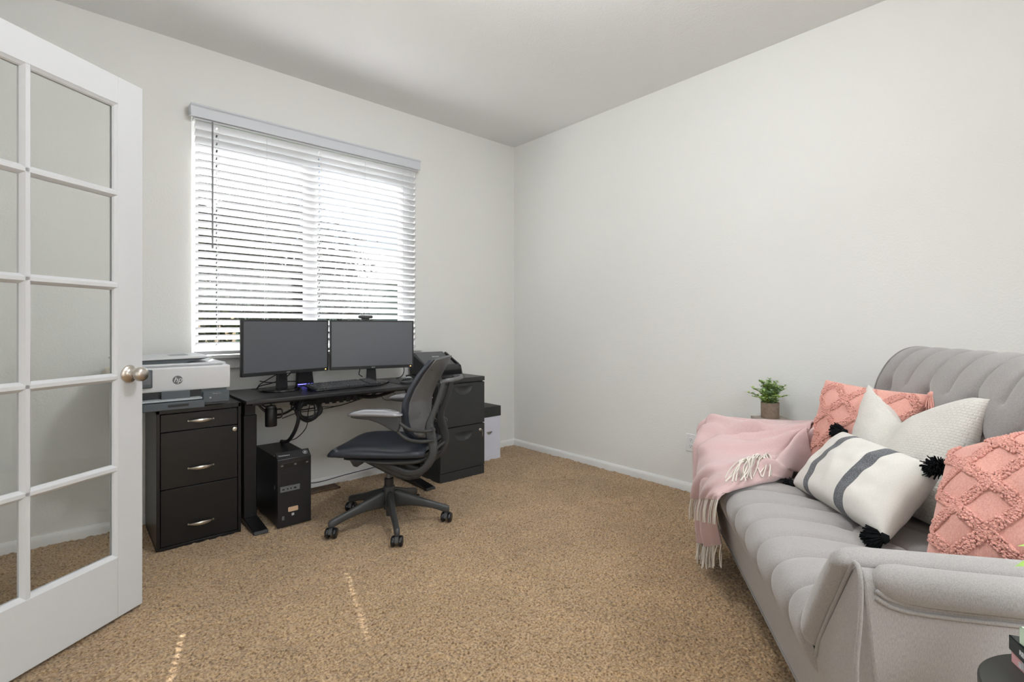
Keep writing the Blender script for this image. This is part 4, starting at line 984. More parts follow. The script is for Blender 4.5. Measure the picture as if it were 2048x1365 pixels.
# tufting height field
def tuft(segs, btn, s, t, w=0.022, amp=0.022, pit=0.03):
    d = np.full(s.shape, 9.0)
    for (s0, t0, s1, t1) in segs:
        vx, vy = s1-s0, t1-t0; L2 = vx*vx+vy*vy+1e-12
        k = np.clip(((s-s0)*vx+(t-t0)*vy)/L2, 0, 1)
        d = np.minimum(d, np.hypot(s-(s0+k*vx), t-(t0+k*vy)))
    h = -amp*np.exp(-d/w)
    for (bs, bt) in btn:
        h = h - pit*np.exp(-(((s-bs)**2+(t-bt)**2)/(0.030**2)))
    return h
def tufted(name, prof, s0, s1, segs, btn, ns, nt, amp, w, pit, ends=0.03, mat_=None, sgn=1):
    """sheet following profile prof [(l,z)] along s, displaced along its normal by the tufting"""
    P = spline([(a, 0, b_) for a, b_ in prof], 14)
    cum = [0]
    for a, b_ in zip(P, P[1:]): cum.append(cum[-1]+(b_-a).length)
    tot = cum[-1]; ts = np.linspace(0, tot, nt)
    pl = np.interp(ts, cum, [p.x for p in P]); pz = np.interp(ts, cum, [p.z for p in P])
    tl, tz = np.gradient(pl, ts), np.gradient(pz, ts); nl, nz = -tz*sgn, tl*sgn       # left normal of the run
    ss = np.linspace(s0, s1, ns)
    Sg, Tg = np.meshgrid(ss, ts, indexing='ij')
    H = tuft(segs, btn, Sg, Tg, w, amp, pit)
    edge = np.minimum(Sg-s0, s1-Sg); H = H - ends*np.clip(1-edge/ends, 0, 1)**2.2
    Lg = pl[None, :] + H*nl[None, :]; Zg = pz[None, :] + H*nz[None, :]
    mb = MB(); V = np.stack([Lg-L0, Sg-S0, Zg], -1).reshape(-1, 3)
    mb.v = [tuple(p) for p in V.tolist()]
    mb.f = [(i*nt+j, i*nt+j+1, (i+1)*nt+j+1, (i+1)*nt+j) for i in range(ns-1) for j in range(nt-1)]
    o = obj(name, mb, mat_ or M['sofa'], sofa, angle=180)
    return o, tot
# seat
sp = [(0.470, 0.285), (0.444, 0.315), (0.424, 0.355), (0.412, 0.395), (0.416, 0.432), (0.440, 0.462), (0.490, 0.480), (0.560, 0.482), (0.650, 0.474), (0.760, 0.462), (0.90, 0.455), (1.02, 0.45), (1.16, 0.45)]
def arclen(prof):
    P = spline([(a, 0, b_) for a, b_ in prof], 14); c = [0]
    for a, b_ in zip(P, P[1:]): c.append(c[-1]+(b_-a).length)
    return P, c
P_, c_ = arclen(sp)
def t_at(l, skip=0.45):   # arclength where the seat top reaches depth l
    for p, q in zip(P_, c_):
        if p.x >= l and p.z > 0.45: return q
    return c_[-1]
segs, btn = [], []
p0 = 0.1385; sB = 1.205
tA, tB, tC = t_at(0.72), t_at(0.86), t_at(1.00)
for k in range(10):
    s_ = sB + p0*k
    segs.append((s_, 0.02, s_, tA-0.02 if k % 2 else tA)); 
    if k % 2 == 0:
        btn += [(s_, tA), (s_, tC)]
    else:
        btn += [(s_, tB)]; segs.append((s_, tA-0.02, s_, tB))
        for q in (-1, 1):
            segs.append((s_, tB, s_+q*p0, tA)); segs.append((s_, tB, s_+q*p0, tC))
obj_seat, _ = tufted('seat_cushion', sp, 1.238, 2.382, segs, btn, 400, 170, 0.017, 0.012, 0.024, ends=0.02)
# backrest
bp_ = [(1.06, 0.43), (1.070, 0.52), (1.085, 0.64), (1.105, 0.76), (1.120, 0.845), (1.145, 0.905), (1.180, 0.958), (1.230, 0.997), (1.290, 1.010), (1.340, 0.995), (1.372, 0.95), (1.385, 0.86), (1.385, 0.6), (1.385, 0.12)]
bp_ = bp_[::-1]       # run so the left normal faces out
Pb, cb_ = arclen(bp_); totb = cb_[-1]
def tz_at(z):          # on the front side of the back
    for p, q in list(zip(Pb, cb_))[::-1]:
        if p.z >= z: return q
    return 0
segs, btn = [], []
pb = 0.126; t1_, t2_, t3_ = tz_at(0.845), tz_at(0.70), tz_at(0.56)
ttop = next(q for p, q in zip(Pb, cb_) if p.z > 0.93)
for k in range(-1, 12):
    s_ = 1.127 + pb*k
    if k % 2 == 0:
        btn += [(s_, t1_), (s_, t3_)]; segs.append((s_, ttop, s_, t1_))
        for q in (-1, 1): segs.append((s_, t1_, s_+q*pb, t2_)); segs.append((s_, t3_, s_+q*pb, t2_))
    else:
        btn.append((s_, t2_)); segs.append((s_, ttop, s_, t1_-0.03))
obj_back, _ = tufted('backrest', bp_, 1.10, 2.475, segs, btn, 420, 200, 0.020, 0.013, 0.034, ends=0.03, sgn=-1)
# back panel end caps
pe = [(p.x, p.z) for p in Pb[::4]]
for s_ in (1.112, 2.460):
    b = MB(); b.prism([(l-L0, z) for l, z in pe], s_-S0, s_-S0+0.004, 'y')
    obj('back_end', b, M['sofa'], sofa, angle=30)
# frame body
b = MB()
body = [(1.03, 0.10), (2.59, 0.10), (2.59, 0.60), (2.565, 0.625), (2.545, 0.630), (2.43, 0.42), (2.395, 0.375), (2.36, 0.30), (1.26, 0.30), (1.225, 0.375), (1.19, 0.42), (1.075, 0.630), (1.05, 0.625), (1.03, 0.60)]
def frame_prism(mb, poly, l0f, l1):
    n = len(poly); v = [lc(l0f(z), s, z) for s, z in poly] + [lc(l1, s, z) for s, z in poly]
    mb.add(v, [tuple(range(n)), tuple(range(2*n-1, n-1, -1))] + [(i, i+n, (i+1) % n+n, (i+1) % n) for i in range(n)])
pl_ = [(1.03, 0.10), (1.03, 0.60), (1.040, 0.632), (1.058, 0.642), (1.078, 0.630), (1.19, 0.43), (1.226, 0.392), (1.262, 0.345), (1.31, 0.325)]
frame_prism(b, pl_ + [(3.62-a, c) for a, c in pl_[::-1]], fl_, 1.36)
obj('frame', b, M['sofa'], sofa, bevel=0.008, seg=3, angle=50)
# arm pads
for side, fx in enumerate((lambda s: s, lambda s: 3.62-s)):
    sec = [(1.236, 0.372), (1.262, 0.40), (1.268, 0.445), (1.245, 0.505), (1.198, 0.570), (1.155, 0.620), (1.132, 0.647), (1.108, 0.657), (1.080, 0.650), (1.070, 0.632), (1.085, 0.612), (1.125, 0.545), (1.165, 0.475), (1.20, 0.41)]
    secs = spline([(s, 0, z) for s, z in sec], 4, closed=True); nS = len(secs)
    cs, cz = sum(p.x for p in secs)/nS, sum(p.z for p in secs)/nS
    ls = [0.412, 0.4135, 0.418, 0.426, 0.437, 0.452, 0.475, 0.6, 0.8, 1.0, 1.16, 1.2]
    sc = [0.05, 0.30, 0.53, 0.72, 0.86, 0.96, 1.0, 1.0, 1.0, 1.0, 1.0, 0.9]
    m0, m1 = Vector((1.228, 0, 0.418)), Vector((1.112, 0, 0.622))
    V = []
    for l, k in zip(ls, sc):
        for p in secs:
            q_ = max(0, min(1, (p-m0).dot(m1-m0)/(m1-m0).length_squared)); md = m0.lerp(m1, q_)
            pp = md + (p-md)*k
            V.append(lc(l + 0.012*q_, fx(pp.x), pp.z - (0.018 if side and pp.z > 0.5 else 0)))
    F = [(i*nS+q, i*nS+(q+1) % nS, (i+1)*nS+(q+1) % nS, (i+1)*nS+q) for i in range(len(ls)-1) for q in range(nS)] + [tuple(range(nS)), tuple((len(ls)-1)*nS+q for q in range(nS))]
    ap = obj('arm_pad', MB().add(V, F), M['sofa'], sofa, angle=80)
    # outer roll with gathered front end
    pts = [(0.475, 1.056, 0.622), (0.485, 1.050, 0.623), (0.51, 1.042, 0.624), (0.57, 1.034, 0.624), (0.7, 1.030, 0.624), (0.9, 1.030, 0.623), (1.1, 1.032, 0.622), (1.28, 1.036, 0.620)]
    sp_ = spline([lc(l, fx(s), z-0.018*side) for l, s, z in pts], 5)
    rad = [interp(i/(len(sp_)-1), [0, 0.06, 0.14, 0.3, 1.0], [0.008, 0.016, 0.026, 0.033, 0.033]) for i in range(len(sp_))]
    obj('arm_roll', MB().tube(sp_, rad, 20, up=(0, 0, 1)), M['sofa'], ap, angle=180)
    pp_ = MB()
    edge = [(1.264, 0.345), (1.240, 0.352), (1.226, 0.372), (1.205, 0.405), (1.17, 0.465), (1.12, 0.555), (1.078, 0.628), (1.062, 0.646), (1.045, 0.640), (1.034, 0.61), (1.030, 0.55), (1.030, 0.45), (1.030, 0.30), (1.030, 0.11)]
    pp_.tube(spline([lc(fl_(z)-0.002, fx(s), z) for s, z in edge], 5), 0.0042, 8)
    for dz in (0.0, -0.013):
        pp_.tube(spline([lc(l, fx(1.0285), z+dz) for l, z in ((0.470, 0.612), (0.50, 0.597), (0.57, 0.590), (0.8, 0.588), (1.1, 0.587), (1.30, 0.585))], 6), 0.0040, 8)
    obj('piping', pp_, M['sofa'], ap, angle=180)
# welt along the bottom of the seat roll
b = MB(); b.tube([lc(fl_(0.105)-0.001, s, 0.108) for s in (1.04, 1.6, 2.2, 2.58)], 0.004, 8)
obj('bottom_welt', b, M['sofa'], sofa)
for l, s in ((0.60, 1.12), (0.60, 2.50), (1.28, 1.12), (1.28, 2.50)):
    c = lc(l, s, 0)
    obj('leg', MB().lathe([(0.0, 0.002), (0.015, 0.002), (0.022, 0.102), (0.0, 0.102)], c, 16), M['black_wood'], sofa)

# ------------------------------------------------------------------ cushions on the sofa
def pillow(name, label, corners, thick, m_, nseg=56, chop=0, pinch=0.07, wr=0.004, seed=1, sag=0.0, group=None, power=0.42, bulge=None):
    """corners BL, BR, TR, TL in sofa axes (l, s, z); face side is the one towards the camera"""
    BL, BR, TR, TL = [Vector(lc(*c)) for c in corners]
    ctr = (BL+BR+TR+TL)/4
    wp = sofa.matrix_basis @ ctr
    # root at the middle of its lower edge
    base = (BL+BR)/2
    t = thing(name, label, 'cushion', sofa.matrix_basis @ base, SR, group)
    BL, BR, TR, TL = [p-base for p in (BL, BR, TR, TL)]
    nrm = (BR-BL).cross(TL-BL).normalized()
    camv = Vector(lc(0, 0, 1.1)) - base
    if nrm.dot(camv) < 0: nrm = -nrm
    def P(u, v, side, extra=0.0):
        pu = u*(1-pinch*(1-v*v)*0.9); pv = v*(1-pinch*(1-u*u)*0.9)
        dz = 0
        if chop: pv = pv - chop*(max(0, 1-abs(u+0.16)/0.98)**1.25)*((v+1)/2)**2.2
        a, b_ = (pu+1)/2, (pv+1)/2
        p = BL*(1-a)*(1-b_) + BR*a*(1-b_) + TR*a*b_ + TL*(1-a)*b_
        h = max(0.0, (1-u*u)*(1-v*v))**power
        if chop: h *= 1-0.75*math.exp(-abs((u+0.16)/0.20)**1.3)*((v+1)/2)**1.5
        q = thick*0.5*h
        nz_ = noise.noise(Vector((u*2.3+seed*7, v*2.3, side*5)))*wr*3*h + noise.noise(Vector((u*6+seed*3, v*3, side*9)))*wr*h
        return p + nrm*side*(q + nz_ + extra)
    mb = MB(); V = []; n = nseg
    for side in (1, -1):
        for i in range(n+1):
            for j in range(n+1):
                u = math.sin((i/n-0.5)*PI); v = math.sin((j/n-0.5)*PI)
                V.append(P(u, v, side))
    st = (n+1)*(n+1); F = []
    for q in (0, 1):
        for i in range(n):
            for j in range(n): F.append((q*st+i*(n+1)+j, q*st+(i+1)*(n+1)+j, q*st+(i+1)*(n+1)+j+1, q*st+i*(n+1)+j+1))
    mb.add(V, F)
    co = obj('cover', mb, m_, t, angle=180)
    W_, H_ = (BR-BL).length, (TL-BL).length
    uvl = co.data.uv_layers.new(name='cloth'); uvv = []
    for side in (0, 1):
        for i in range(n+1):
            for j in range(n+1): uvv.append((math.sin((i/n-0.5)*PI)*W_/2, math.sin((j/n-0.5)*PI)*H_/2))
    for lp in co.data.loops: uvl.data[lp.index].uv = uvv[lp.vertex_index]
    return t, P, co
def yarn_lines(t, P, lines, seed, rad=0.0042, wid=0.012, dens=900, m_='coral_yarn'):
    r_ = random.Random(seed); mb = MB()
    for (u0, v0, u1, v1) in lines:
        a, b_ = P(u0, v0, 1), P(u1, v1, 1); ln = (b_-a).length; n = max(3, int(ln*dens))
        for i in range(n):
            k = (i+r_.random())/n; du, dv = (u1-u0), (v1-v0); q = math.hypot(du, dv)+1e-9
            o_ = r_.gauss(0, 1)*wid/0.25
            o_ = max(-1.4*wid/0.25, min(1.4*wid/0.25, o_))
            u = u0+du*k - dv/q*o_; v = v0+dv*k + du/q*o_
            if abs(u) > 0.985 or abs(v) > 0.985: continue
            mb.blob(P(u, v, 1, 0.001+r_.random()*0.004), rad*r_.uniform(0.7, 1.25), r_.uniform(0.8, 1.3))
    return obj('tufted_yarn', mb, M[m_], t, angle=180)
def tassel(t, c, d, ln, m_, n=46, spread=0.45, head=0.011, seed=1, r=0.0016, name='tassel'):
    r_ = random.Random(seed); mb = MB(); c = Vector(c); d = Vector(d).normalized()
    mb.blob(c, head)
    for _ in range(n):
        q = Vector((r_.gauss(0, 1), r_.gauss(0, 1), r_.gauss(0, 1))); q = (q - d*q.dot(d))*spread
        e = (d + q*0.55).normalized(); L_ = ln*r_.uniform(0.75, 1.08)
        p1 = c + (d+q*0.9).normalized()*L_*0.45; p2 = c + e*L_ + Vector((0, 0, -ln*0.12))
        mb.tube([c, p1, p2], [r*1.1, r*1.15, r], 5)
    return obj(name, mb, M[m_], t, angle=60)
def diamonds(k, ph=0.0):
    L_ = []
    rr = [i*2.0/k-1 for i in range(-k, 2*k+1)]
    for c in rr:
        for sg in (1, -1):
            # line v = sg*(u) + c clipped to the square
            pts = []
            for u in np.linspace(-0.97, 0.97, 9):
                v = sg*u*1.0 + c + ph
                pts.append((u, v))
            for (a, b_), (e, f) in zip(pts, pts[1:]):
                if abs(b_) <= 0.97 and abs(f) <= 0.97: L_.append((a, b_, e, f))
                elif abs(b_) <= 0.97 or abs(f) <= 0.97:
                    vv = max(-0.97, min(0.97, f if abs(b_) <= 0.97 else b_)); kk = (vv-b_)/(f-b_); uu = a+(e-a)*kk
                    if abs(b_) <= 0.97: L_.append((a, b_, uu, vv))
                    else: L_.append((uu, vv, e, f))
    return L_
# coral cushion in the far corner
t1, P1, _ = pillow('throw_cushion', 'coral cushion with tufted diamond lines in the far corner behind the pink throw', [(0.815, 2.40, 0.475), (1.05, 2.10, 0.49), (1.135, 2.085, 0.846), (0.90, 2.395, 0.862)], 0.15, M['coral'], seed=1, pinch=0.05, power=0.36)
yarn_lines(t1, P1, diamonds(3), 11, rad=0.0031, wid=0.011, dens=2300)
tassel(t1, P1(1.0, 1.0, 1)+Vector((-0.01, -0.012, 0.0)), (-0.1, -0.5, -0.8), 0.055, 'coral_yarn', n=50, head=0.016, seed=3)
# cream cushion
def cream_bump_mat():
    m = M['cream'].copy(); m.name = 'cream_knit'; nt = m.node_tree; N = nt.nodes; L = nt.links
    tc = next(n for n in N if n.bl_idname == 'ShaderNodeTexCoord')
    mp = N.new('ShaderNodeMapping'); mp.inputs['Rotation'].default_value = (0, 0, 0); mp.inputs['Scale'].default_value = (1, 1, 1)
    v = N.new('ShaderNodeTexBrick'); v.inputs['Scale'].default_value = 40; v.inputs['Mortar Size'].default_value = 0.07; v.inputs['Mortar Smooth'].default_value = 0.9
    v.inputs['Color1'].default_value = (1, 1, 1, 1); v.inputs['Color2'].default_value = (0.85, 0.85, 0.85, 1); v.inputs['Mortar'].default_value = (0, 0, 0, 1)
    v.inputs['Brick Width'].default_value = 0.5; v.inputs['Row Height'].default_value = 0.36
    L.new(tc.outputs['UV'], mp.inputs['Vector']); L.new(mp.outputs['Vector'], v.inputs['Vector'])
    bp = N.new('ShaderNodeBump'); bp.inputs['Strength'].default_value = 0.5; bp.inputs['Distance'].default_value = 0.004
    L.new(v.outputs['Color'], bp.inputs['Height'])
    old = next(n for n in N if n.bl_idname == 'ShaderNodeBump' and n != bp); L.new(bp.outputs['Normal'], old.inputs['Normal'])
    b = N['Principled BSDF']
    for e in next(n for n in N if n.bl_idname == 'ShaderNodeValToRGB').color_ramp.elements: pass
    return m
M['knit'] = cream_bump_mat()
t2, P2, _ = pillow('throw_cushion', 'cream textured cushion with a deep centre crease in the middle of the sofa', [(0.885, 2.20, 0.46), (1.0, 1.77, 0.46), (1.13, 1.795, 0.872), (1.0, 2.245, 0.872)], 0.16, M['knit'], seed=2, chop=0.62, pinch=0.03, power=0.40)
# lumbar cushion with two grey bands
def band_mat():
    m = M['cream'].copy(); m.name = 'banded_cotton'; nt = m.node_tree; N = nt.nodes; L = nt.links; b = N['Principled BSDF']
    at = N.new('ShaderNodeAttribute'); at.attribute_name = 'band'; mx = N.new('ShaderNodeMix'); mx.data_type = 'RGBA'
    cr = next(n for n in N if n.bl_idname == 'ShaderNodeValToRGB')
    n2 = N.new('ShaderNodeTexNoise'); n2.inputs['Scale'].default_value = 450
    tc = next(n for n in N if n.bl_idname == 'ShaderNodeTexCoord'); L.new(tc.outputs['Object'], n2.inputs['Vector'])
    c2 = N.new('ShaderNodeValToRGB'); c2.color_ramp.elements[0].position = 0.42; c2.color_ramp.elements[1].position = 0.68
    c2.color_ramp.elements[0].color = (0.055, 0.057, 0.065, 1); c2.color_ramp.elements[1].color = (0.26, 0.265, 0.275, 1)
    L.new(n2.outputs['Fac'], c2.inputs['Fac'])
    gt = N.new('ShaderNodeMath'); gt.operation = 'GREATER_THAN'; gt.inputs[1].default_value = 0.5; L.new(at.outputs['Fac'], gt.inputs[0])
    L.new(gt.outputs[0], mx.inputs['Factor']); L.new(cr.outputs['Color'], mx.inputs[6]); L.new(c2.outputs['Color'], mx.inputs[7])
    L.new(mx.outputs[2], b.inputs['Base Color'])
    return m
M['banded'] = band_mat()
t3, P3, co3 = pillow('lumbar_cushion', 'off-white lumbar cushion with two grey bands and black tassels at the front', [(0.685, 2.135, 0.472), (0.765, 1.625, 0.478), (0.945, 1.70, 0.672), (0.895, 2.205, 0.672)], 0.165, M['banded'], nseg=120, seed=3, pinch=0.05, power=0.36)
me = co3.data; at_ = me.attributes.new('band', 'FLOAT', 'POINT')
base3 = None
vals = []
inv = [(i) for i in range(len(me.vertices))]
# distance along the long axis, in 0..1
BL3, BR3 = Vector(lc(0.685, 2.135, 0.472)), Vector(lc(0.765, 1.625, 0.478)); TL3, TR3 = Vector(lc(0.895, 2.205, 0.672)), Vector(lc(0.945, 1.70, 0.672)); bs3 = (BL3+BR3)/2
ax3 = ((BR3-BL3)+(TR3-TL3)).normalized(); o3 = ((BL3+TL3)/2-bs3)
for v in me.vertices:
    k = (v.co-o3).dot(ax3)/((BR3-BL3).length)
    f = max(1-abs(k-0.265)/0.036, 1-abs(k-0.655)/0.052)
    vals.append(max(0.0, min(1.0, f+0.5)))
at_.data.foreach_set('value', vals)
for (u, v, dv_, sd_, ln) in ((-1, -1, (-0.5, 0.6, -0.1), 1, 0.035), (-1, 1, (-0.35, 0.35, 0.05), 2, 0.05), (1, 1, (-0.55, -0.5, 0.35), 3, 0.048), (1, -1, (-0.75, 0.25, -0.15), 4, 0.055)):
    tassel(t3, P3(u*0.99, v*0.99, 1), dv_, ln, 'black_yarn', n=260, spread=0.85, head=0.017, seed=sd_, r=0.0016)
# near coral cushion
t4, P4, _ = pillow('throw_cushion', 'coral cushion with tufted diamond lines at the near arm, cut by the picture edge', [(0.80, 1.50, 0.465), (1.07, 1.20, 0.52), (1.16, 1.30, 0.93), (0.93, 1.63, 0.74)], 0.20, M['coral'], nseg=64, seed=4, pinch=0.02, power=0.36)
yarn_lines(t4, P4, diamonds(3, 0.15), 21, rad=0.0033, wid=0.0115, dens=2900)

# ------------------------------------------------------------------ pink throw over the far arm
G = [  # rows from the back of the arm to the hem, columns from the outer side to the seat side: (l, s, z)
 [(0.96, 2.635, 0.45), (0.96, 2.61, 0.62), (0.95, 2.565, 0.645), (0.93, 2.50, 0.650), (0.91, 2.43, 0.645), (0.88, 2.37, 0.640), (0.85, 2.36, 0.600)],
 [(0.82, 2.640, 0.44), (0.82, 2.615, 0.62), (0.81, 2.565, 0.638), (0.80, 2.50, 0.643), (0.80, 2.42, 0.640), (0.81, 2.38, 0.590), (0.80, 2.36, 0.540)],
 [(0.67, 2.640, 0.43), (0.67, 2.615, 0.62), (0.66, 2.565, 0.638), (0.66, 2.50, 0.643), (0.67, 2.41, 0.615), (0.71, 2.34, 0.545), (0.73, 2.30, 0.505)],
 [(0.52, 2.635, 0.42), (0.52, 2.612, 0.62), (0.51, 2.565, 0.640), (0.52, 2.50, 0.644), (0.55, 2.39, 0.590), (0.60, 2.29, 0.520), (0.64, 2.21, 0.500)],
 [(0.465, 2.610, 0.39), (0.462, 2.580, 0.575), (0.462, 2.545, 0.633), (0.455, 2.48, 0.636), (0.46, 2.38, 0.575), (0.49, 2.25, 0.515), (0.51, 2.12, 0.500)],
 [(0.452, 2.575, 0.33), (0.440, 2.550, 0.50), (0.432, 2.52, 0.575), (0.392, 2.47, 0.590), (0.395, 2.37, 0.530), (0.400, 2.23, 0.475), (0.412, 2.08, 0.470)],
 [(0.452, 2.565, 0.24), (0.438, 2.535, 0.37), (0.432, 2.50, 0.41), (0.384, 2.45, 0.42), (0.394, 2.36, 0.39), (0.385, 2.24, 0.370), (0.392, 2.12, 0.370)],
 [(0.452, 2.555, 0.14), (0.438, 2.525, 0.20), (0.438, 2.48, 0.22), (0.386, 2.43, 0.24), (0.408, 2.35, 0.23), (0.392, 2.26, 0.235), (0.410, 2.17, 0.265)],
 [(0.452, 2.545, 0.050), (0.438, 2.515, 0.060), (0.442, 2.47, 0.075), (0.396, 2.43, 0.095), (0.425, 2.35, 0.115), (0.410, 2.28, 0.140), (0.430, 2.21, 0.185)],
]
def catmull_grid(G, n):
    rows = [spline(r, n) for r in G]
    m = len(rows[0]); cols = [spline([rows[i][j] for i in range(len(rows))], n) for j in range(m)]
    return [[cols[j][i] for j in range(m)] for i in range(len(cols[0]))]
FOLDS = [(0.62, 0.33, 0.30, 0.62, 0.050, 0.034), (0.55, 0.52, 0.22, 0.72, 0.045, 0.030), (0.46, 0.64, 0.16, 0.66, 0.035, 0.020),
         (0.50, 0.30, 0.20, 0.50, 0.040, 0.008), (0.00, 0.86, 0.34, 0.90, 0.060, 0.045), (0.95, 0.20, 0.52, 0.24, 0.030, 0.016),
         (0.98, 0.42, 0.60, 0.36, 0.030, 0.018), (0.40, 0.74, 0.30, 0.98, 0.035, 0.016), (0.30, 0.30, 0.46, 0.24, 0.05, 0.006)]
FOLDS2 = [(1.0, 0.10, 0.42, 0.50, 0.055, 0.030), (0.72, 0.0, 0.20, 0.40, 0.05, 0.022), (0.62, 0.42, 0.30, 0.98, 0.040, 0.022), (0.0, 0.62, 0.62, 0.66, 0.085, 0.030),
          (0.95, 0.45, 0.60, 0.58, 0.035, 0.012), (0.40, 0.10, 0.12, 0.30, 0.03, 0.012), (1.0, 0.70, 0.55, 0.62, 0.04, 0.012)]
def throw_mesh(G, n, folds=True, F_=None):
    gg = catmull_grid(G, n); R_, C_ = len(gg), len(gg[0]); V = []
    for i in range(R_):
        for j in range(C_):
            p = gg[i][j]; a, b_ = i/(R_-1), j/(C_-1)
            hang = min(1, max(0, (a-0.50)/0.15)); top = 1-hang
            if folds:
                dn = (0.013*hang*math.sin(b_*2*PI*3.4 + a*2.0 + 0.8) + 0.006*hang*math.sin(b_*2*PI*8 + a*5)) if F_ is None else 0.004*hang*math.sin(b_*2*PI*3)
                e_ = 0.0
                for (a0, b0, a1, b1, w_, h_) in (F_ or FOLDS):
                    vx, vy = (a1-a0)*1.6, b1-b0; px_, py_ = (a-a0)*1.6, b_-b0; L2 = vx*vx+vy*vy
                    k = (px_*vx+py_*vy)/L2; kk = max(0, min(1, k)); dd_ = (px_*vy-py_*vx)/math.sqrt(L2)
                    fade = math.exp(-((k-kk)*math.sqrt(L2)/0.08)**2)
                    if L2: e_ += h_*fade*(math.exp(-(dd_/w_)**2) - 0.55*math.exp(-((dd_-1.7*w_)/w_)**2))
                e_ += 0.005*noise.noise(Vector((a*9, b_*6, 0)))
                p = p + Vector((-1, 0, 0))*(dn+0.012*hang) + Vector((-0.35-0.5*hang, -0.40*top, 0.9*top))*e_ + Vector((0, 0, 0.004))*top
            V.append(tuple(Vector(lc(p.x, p.y, p.z))))
    return V, [(i*C_+j, i*C_+j+1, (i+1)*C_+j+1, (i+1)*C_+j) for i in range(R_-1) for j in range(C_-1)], R_, C_
V, F, R_, C_ = throw_mesh(G, 12)
tw = thing('throw_blanket', 'pale pink fringed throw draped over the far arm of the sofa', 'blanket', sofa.location, SR)
bo = obj('blanket', MB().add(V, F), M['pink'], tw, angle=180)
sm = bo.modifiers.new('thick', 'SOLIDIFY'); sm.thickness = 0.007; sm.offset = 0
# second, shorter layer in front whose slanting hem carries the upper fringe
G2 = [
 [(0.88, 2.44, 0.648), (0.86, 2.41, 0.668), (0.83, 2.375, 0.668), (0.81, 2.345, 0.635), (0.815, 2.335, 0.560), (0.84, 2.345, 0.50)],
 [(0.76, 2.45, 0.650), (0.76, 2.40, 0.650), (0.76, 2.35, 0.635), (0.755, 2.315, 0.600), (0.765, 2.300, 0.540), (0.79, 2.31, 0.485)],
 [(0.64, 2.44, 0.640), (0.66, 2.37, 0.612), (0.69, 2.30, 0.590), (0.705, 2.255, 0.568), (0.715, 2.235, 0.520), (0.73, 2.25, 0.480)],
 [(0.54, 2.42, 0.620), (0.57, 2.33, 0.575), (0.60, 2.23, 0.552), (0.63, 2.175, 0.540), (0.648, 2.150, 0.510), (0.65, 2.17, 0.482)],
 [(0.455, 2.40, 0.592), (0.49, 2.28, 0.548), (0.53, 2.17, 0.532), (0.555, 2.11, 0.525), (0.565, 2.08, 0.503), (0.57, 2.09, 0.485)],
 [(0.400, 2.38, 0.540), (0.410, 2.25, 0.515), (0.43, 2.13, 0.512), (0.455, 2.05, 0.505), (0.470, 2.02, 0.492), (0.48, 2.03, 0.480)],
 [(0.376, 2.36, 0.440), (0.374, 2.25, 0.440), (0.378, 2.14, 0.455), (0.390, 2.05, 0.462), (0.400, 2.01, 0.462), (0.41, 2.00, 0.462)],
 [(0.372, 2.36, 0.320), (0.366, 2.28, 0.345), (0.364, 2.18, 0.380), (0.370, 2.09, 0.410), (0.380, 2.03, 0.430), (0.392, 2.00, 0.440)],
]
V2, F2, R2_, C2_ = throw_mesh(G2, 12, F_=FOLDS2)
b2 = obj('top_fold', MB().add(V2, F2), M['pink'], bo, angle=180)
sm = b2.modifiers.new('thick', 'SOLIDIFY'); sm.thickness = 0.007; sm.offset = 0
# fringes
r_ = random.Random(5); fm = MB()
hem = [Vector(V[(R_-1)*C_+j]) for j in range(C_)]
for i in range(30):
    k = 0.30 + 0.70*i/29; j = k*(C_-1); p = hem[int(j)].lerp(hem[min(C_-1, int(j)+1)], j-int(j))
    e = p + Vector((r_.uniform(-0.012, 0.004), r_.uniform(-0.010, 0.010), -min(0.095, max(0.03, p.z-0.012))))
    fm.tube(spline([p, p.lerp(e, 0.5)+Vector((r_.uniform(-0.006, 0.006), r_.uniform(-0.006, 0.006), 0)), e], 3), 0.0026, 6)
hem2 = [Vector(V2[(R2_-1)*C2_+j]) for j in range(C2_)]
for i in range(26):
    k = i/25; j = k*(C2_-1); p = hem2[int(j)].lerp(hem2[min(C2_-1, int(j)+1)], j-int(j))
    e = p + Vector((-0.008+r_.uniform(-0.004, 0.004), 0.02+r_.uniform(-0.008, 0.008), -0.10))
    fm.tube(spline([p, p.lerp(e, 0.5)+Vector((-0.004, r_.uniform(-0.004, 0.004), 0)), e], 3), 0.0026, 6)
# loose knotted fringe lying on the seat
for i in range(24):
    k = i/23; s_ = 2.05+0.13*k; l_ = 0.50+0.13*k
    p0_ = Vector((l_-L0-0.012, s_-S0+0.020, 0.566)); d_ = Vector((-0.55+r_.uniform(-0.25, 0.35), -0.75+r_.uniform(-0.3, 0.2), 0)).normalized()
    p1_ = p0_ + d_*0.03 + Vector((0, 0, 0.014+r_.uniform(-0.006, 0.010))); p2_ = p0_ + d_*0.065 + Vector((r_.uniform(-0.02, 0.02), r_.uniform(-0.01, 0.01), -0.014)); p3_ = p0_ + d_*0.110 + Vector((r_.uniform(-0.02, 0.02), 0, -0.050))
    fm.tube(spline([p0_, p1_, p2_, p3_], 4), 0.0027, 6)
obj('fringe', fm, M['fringe'], bo, angle=60, kind='stuff')

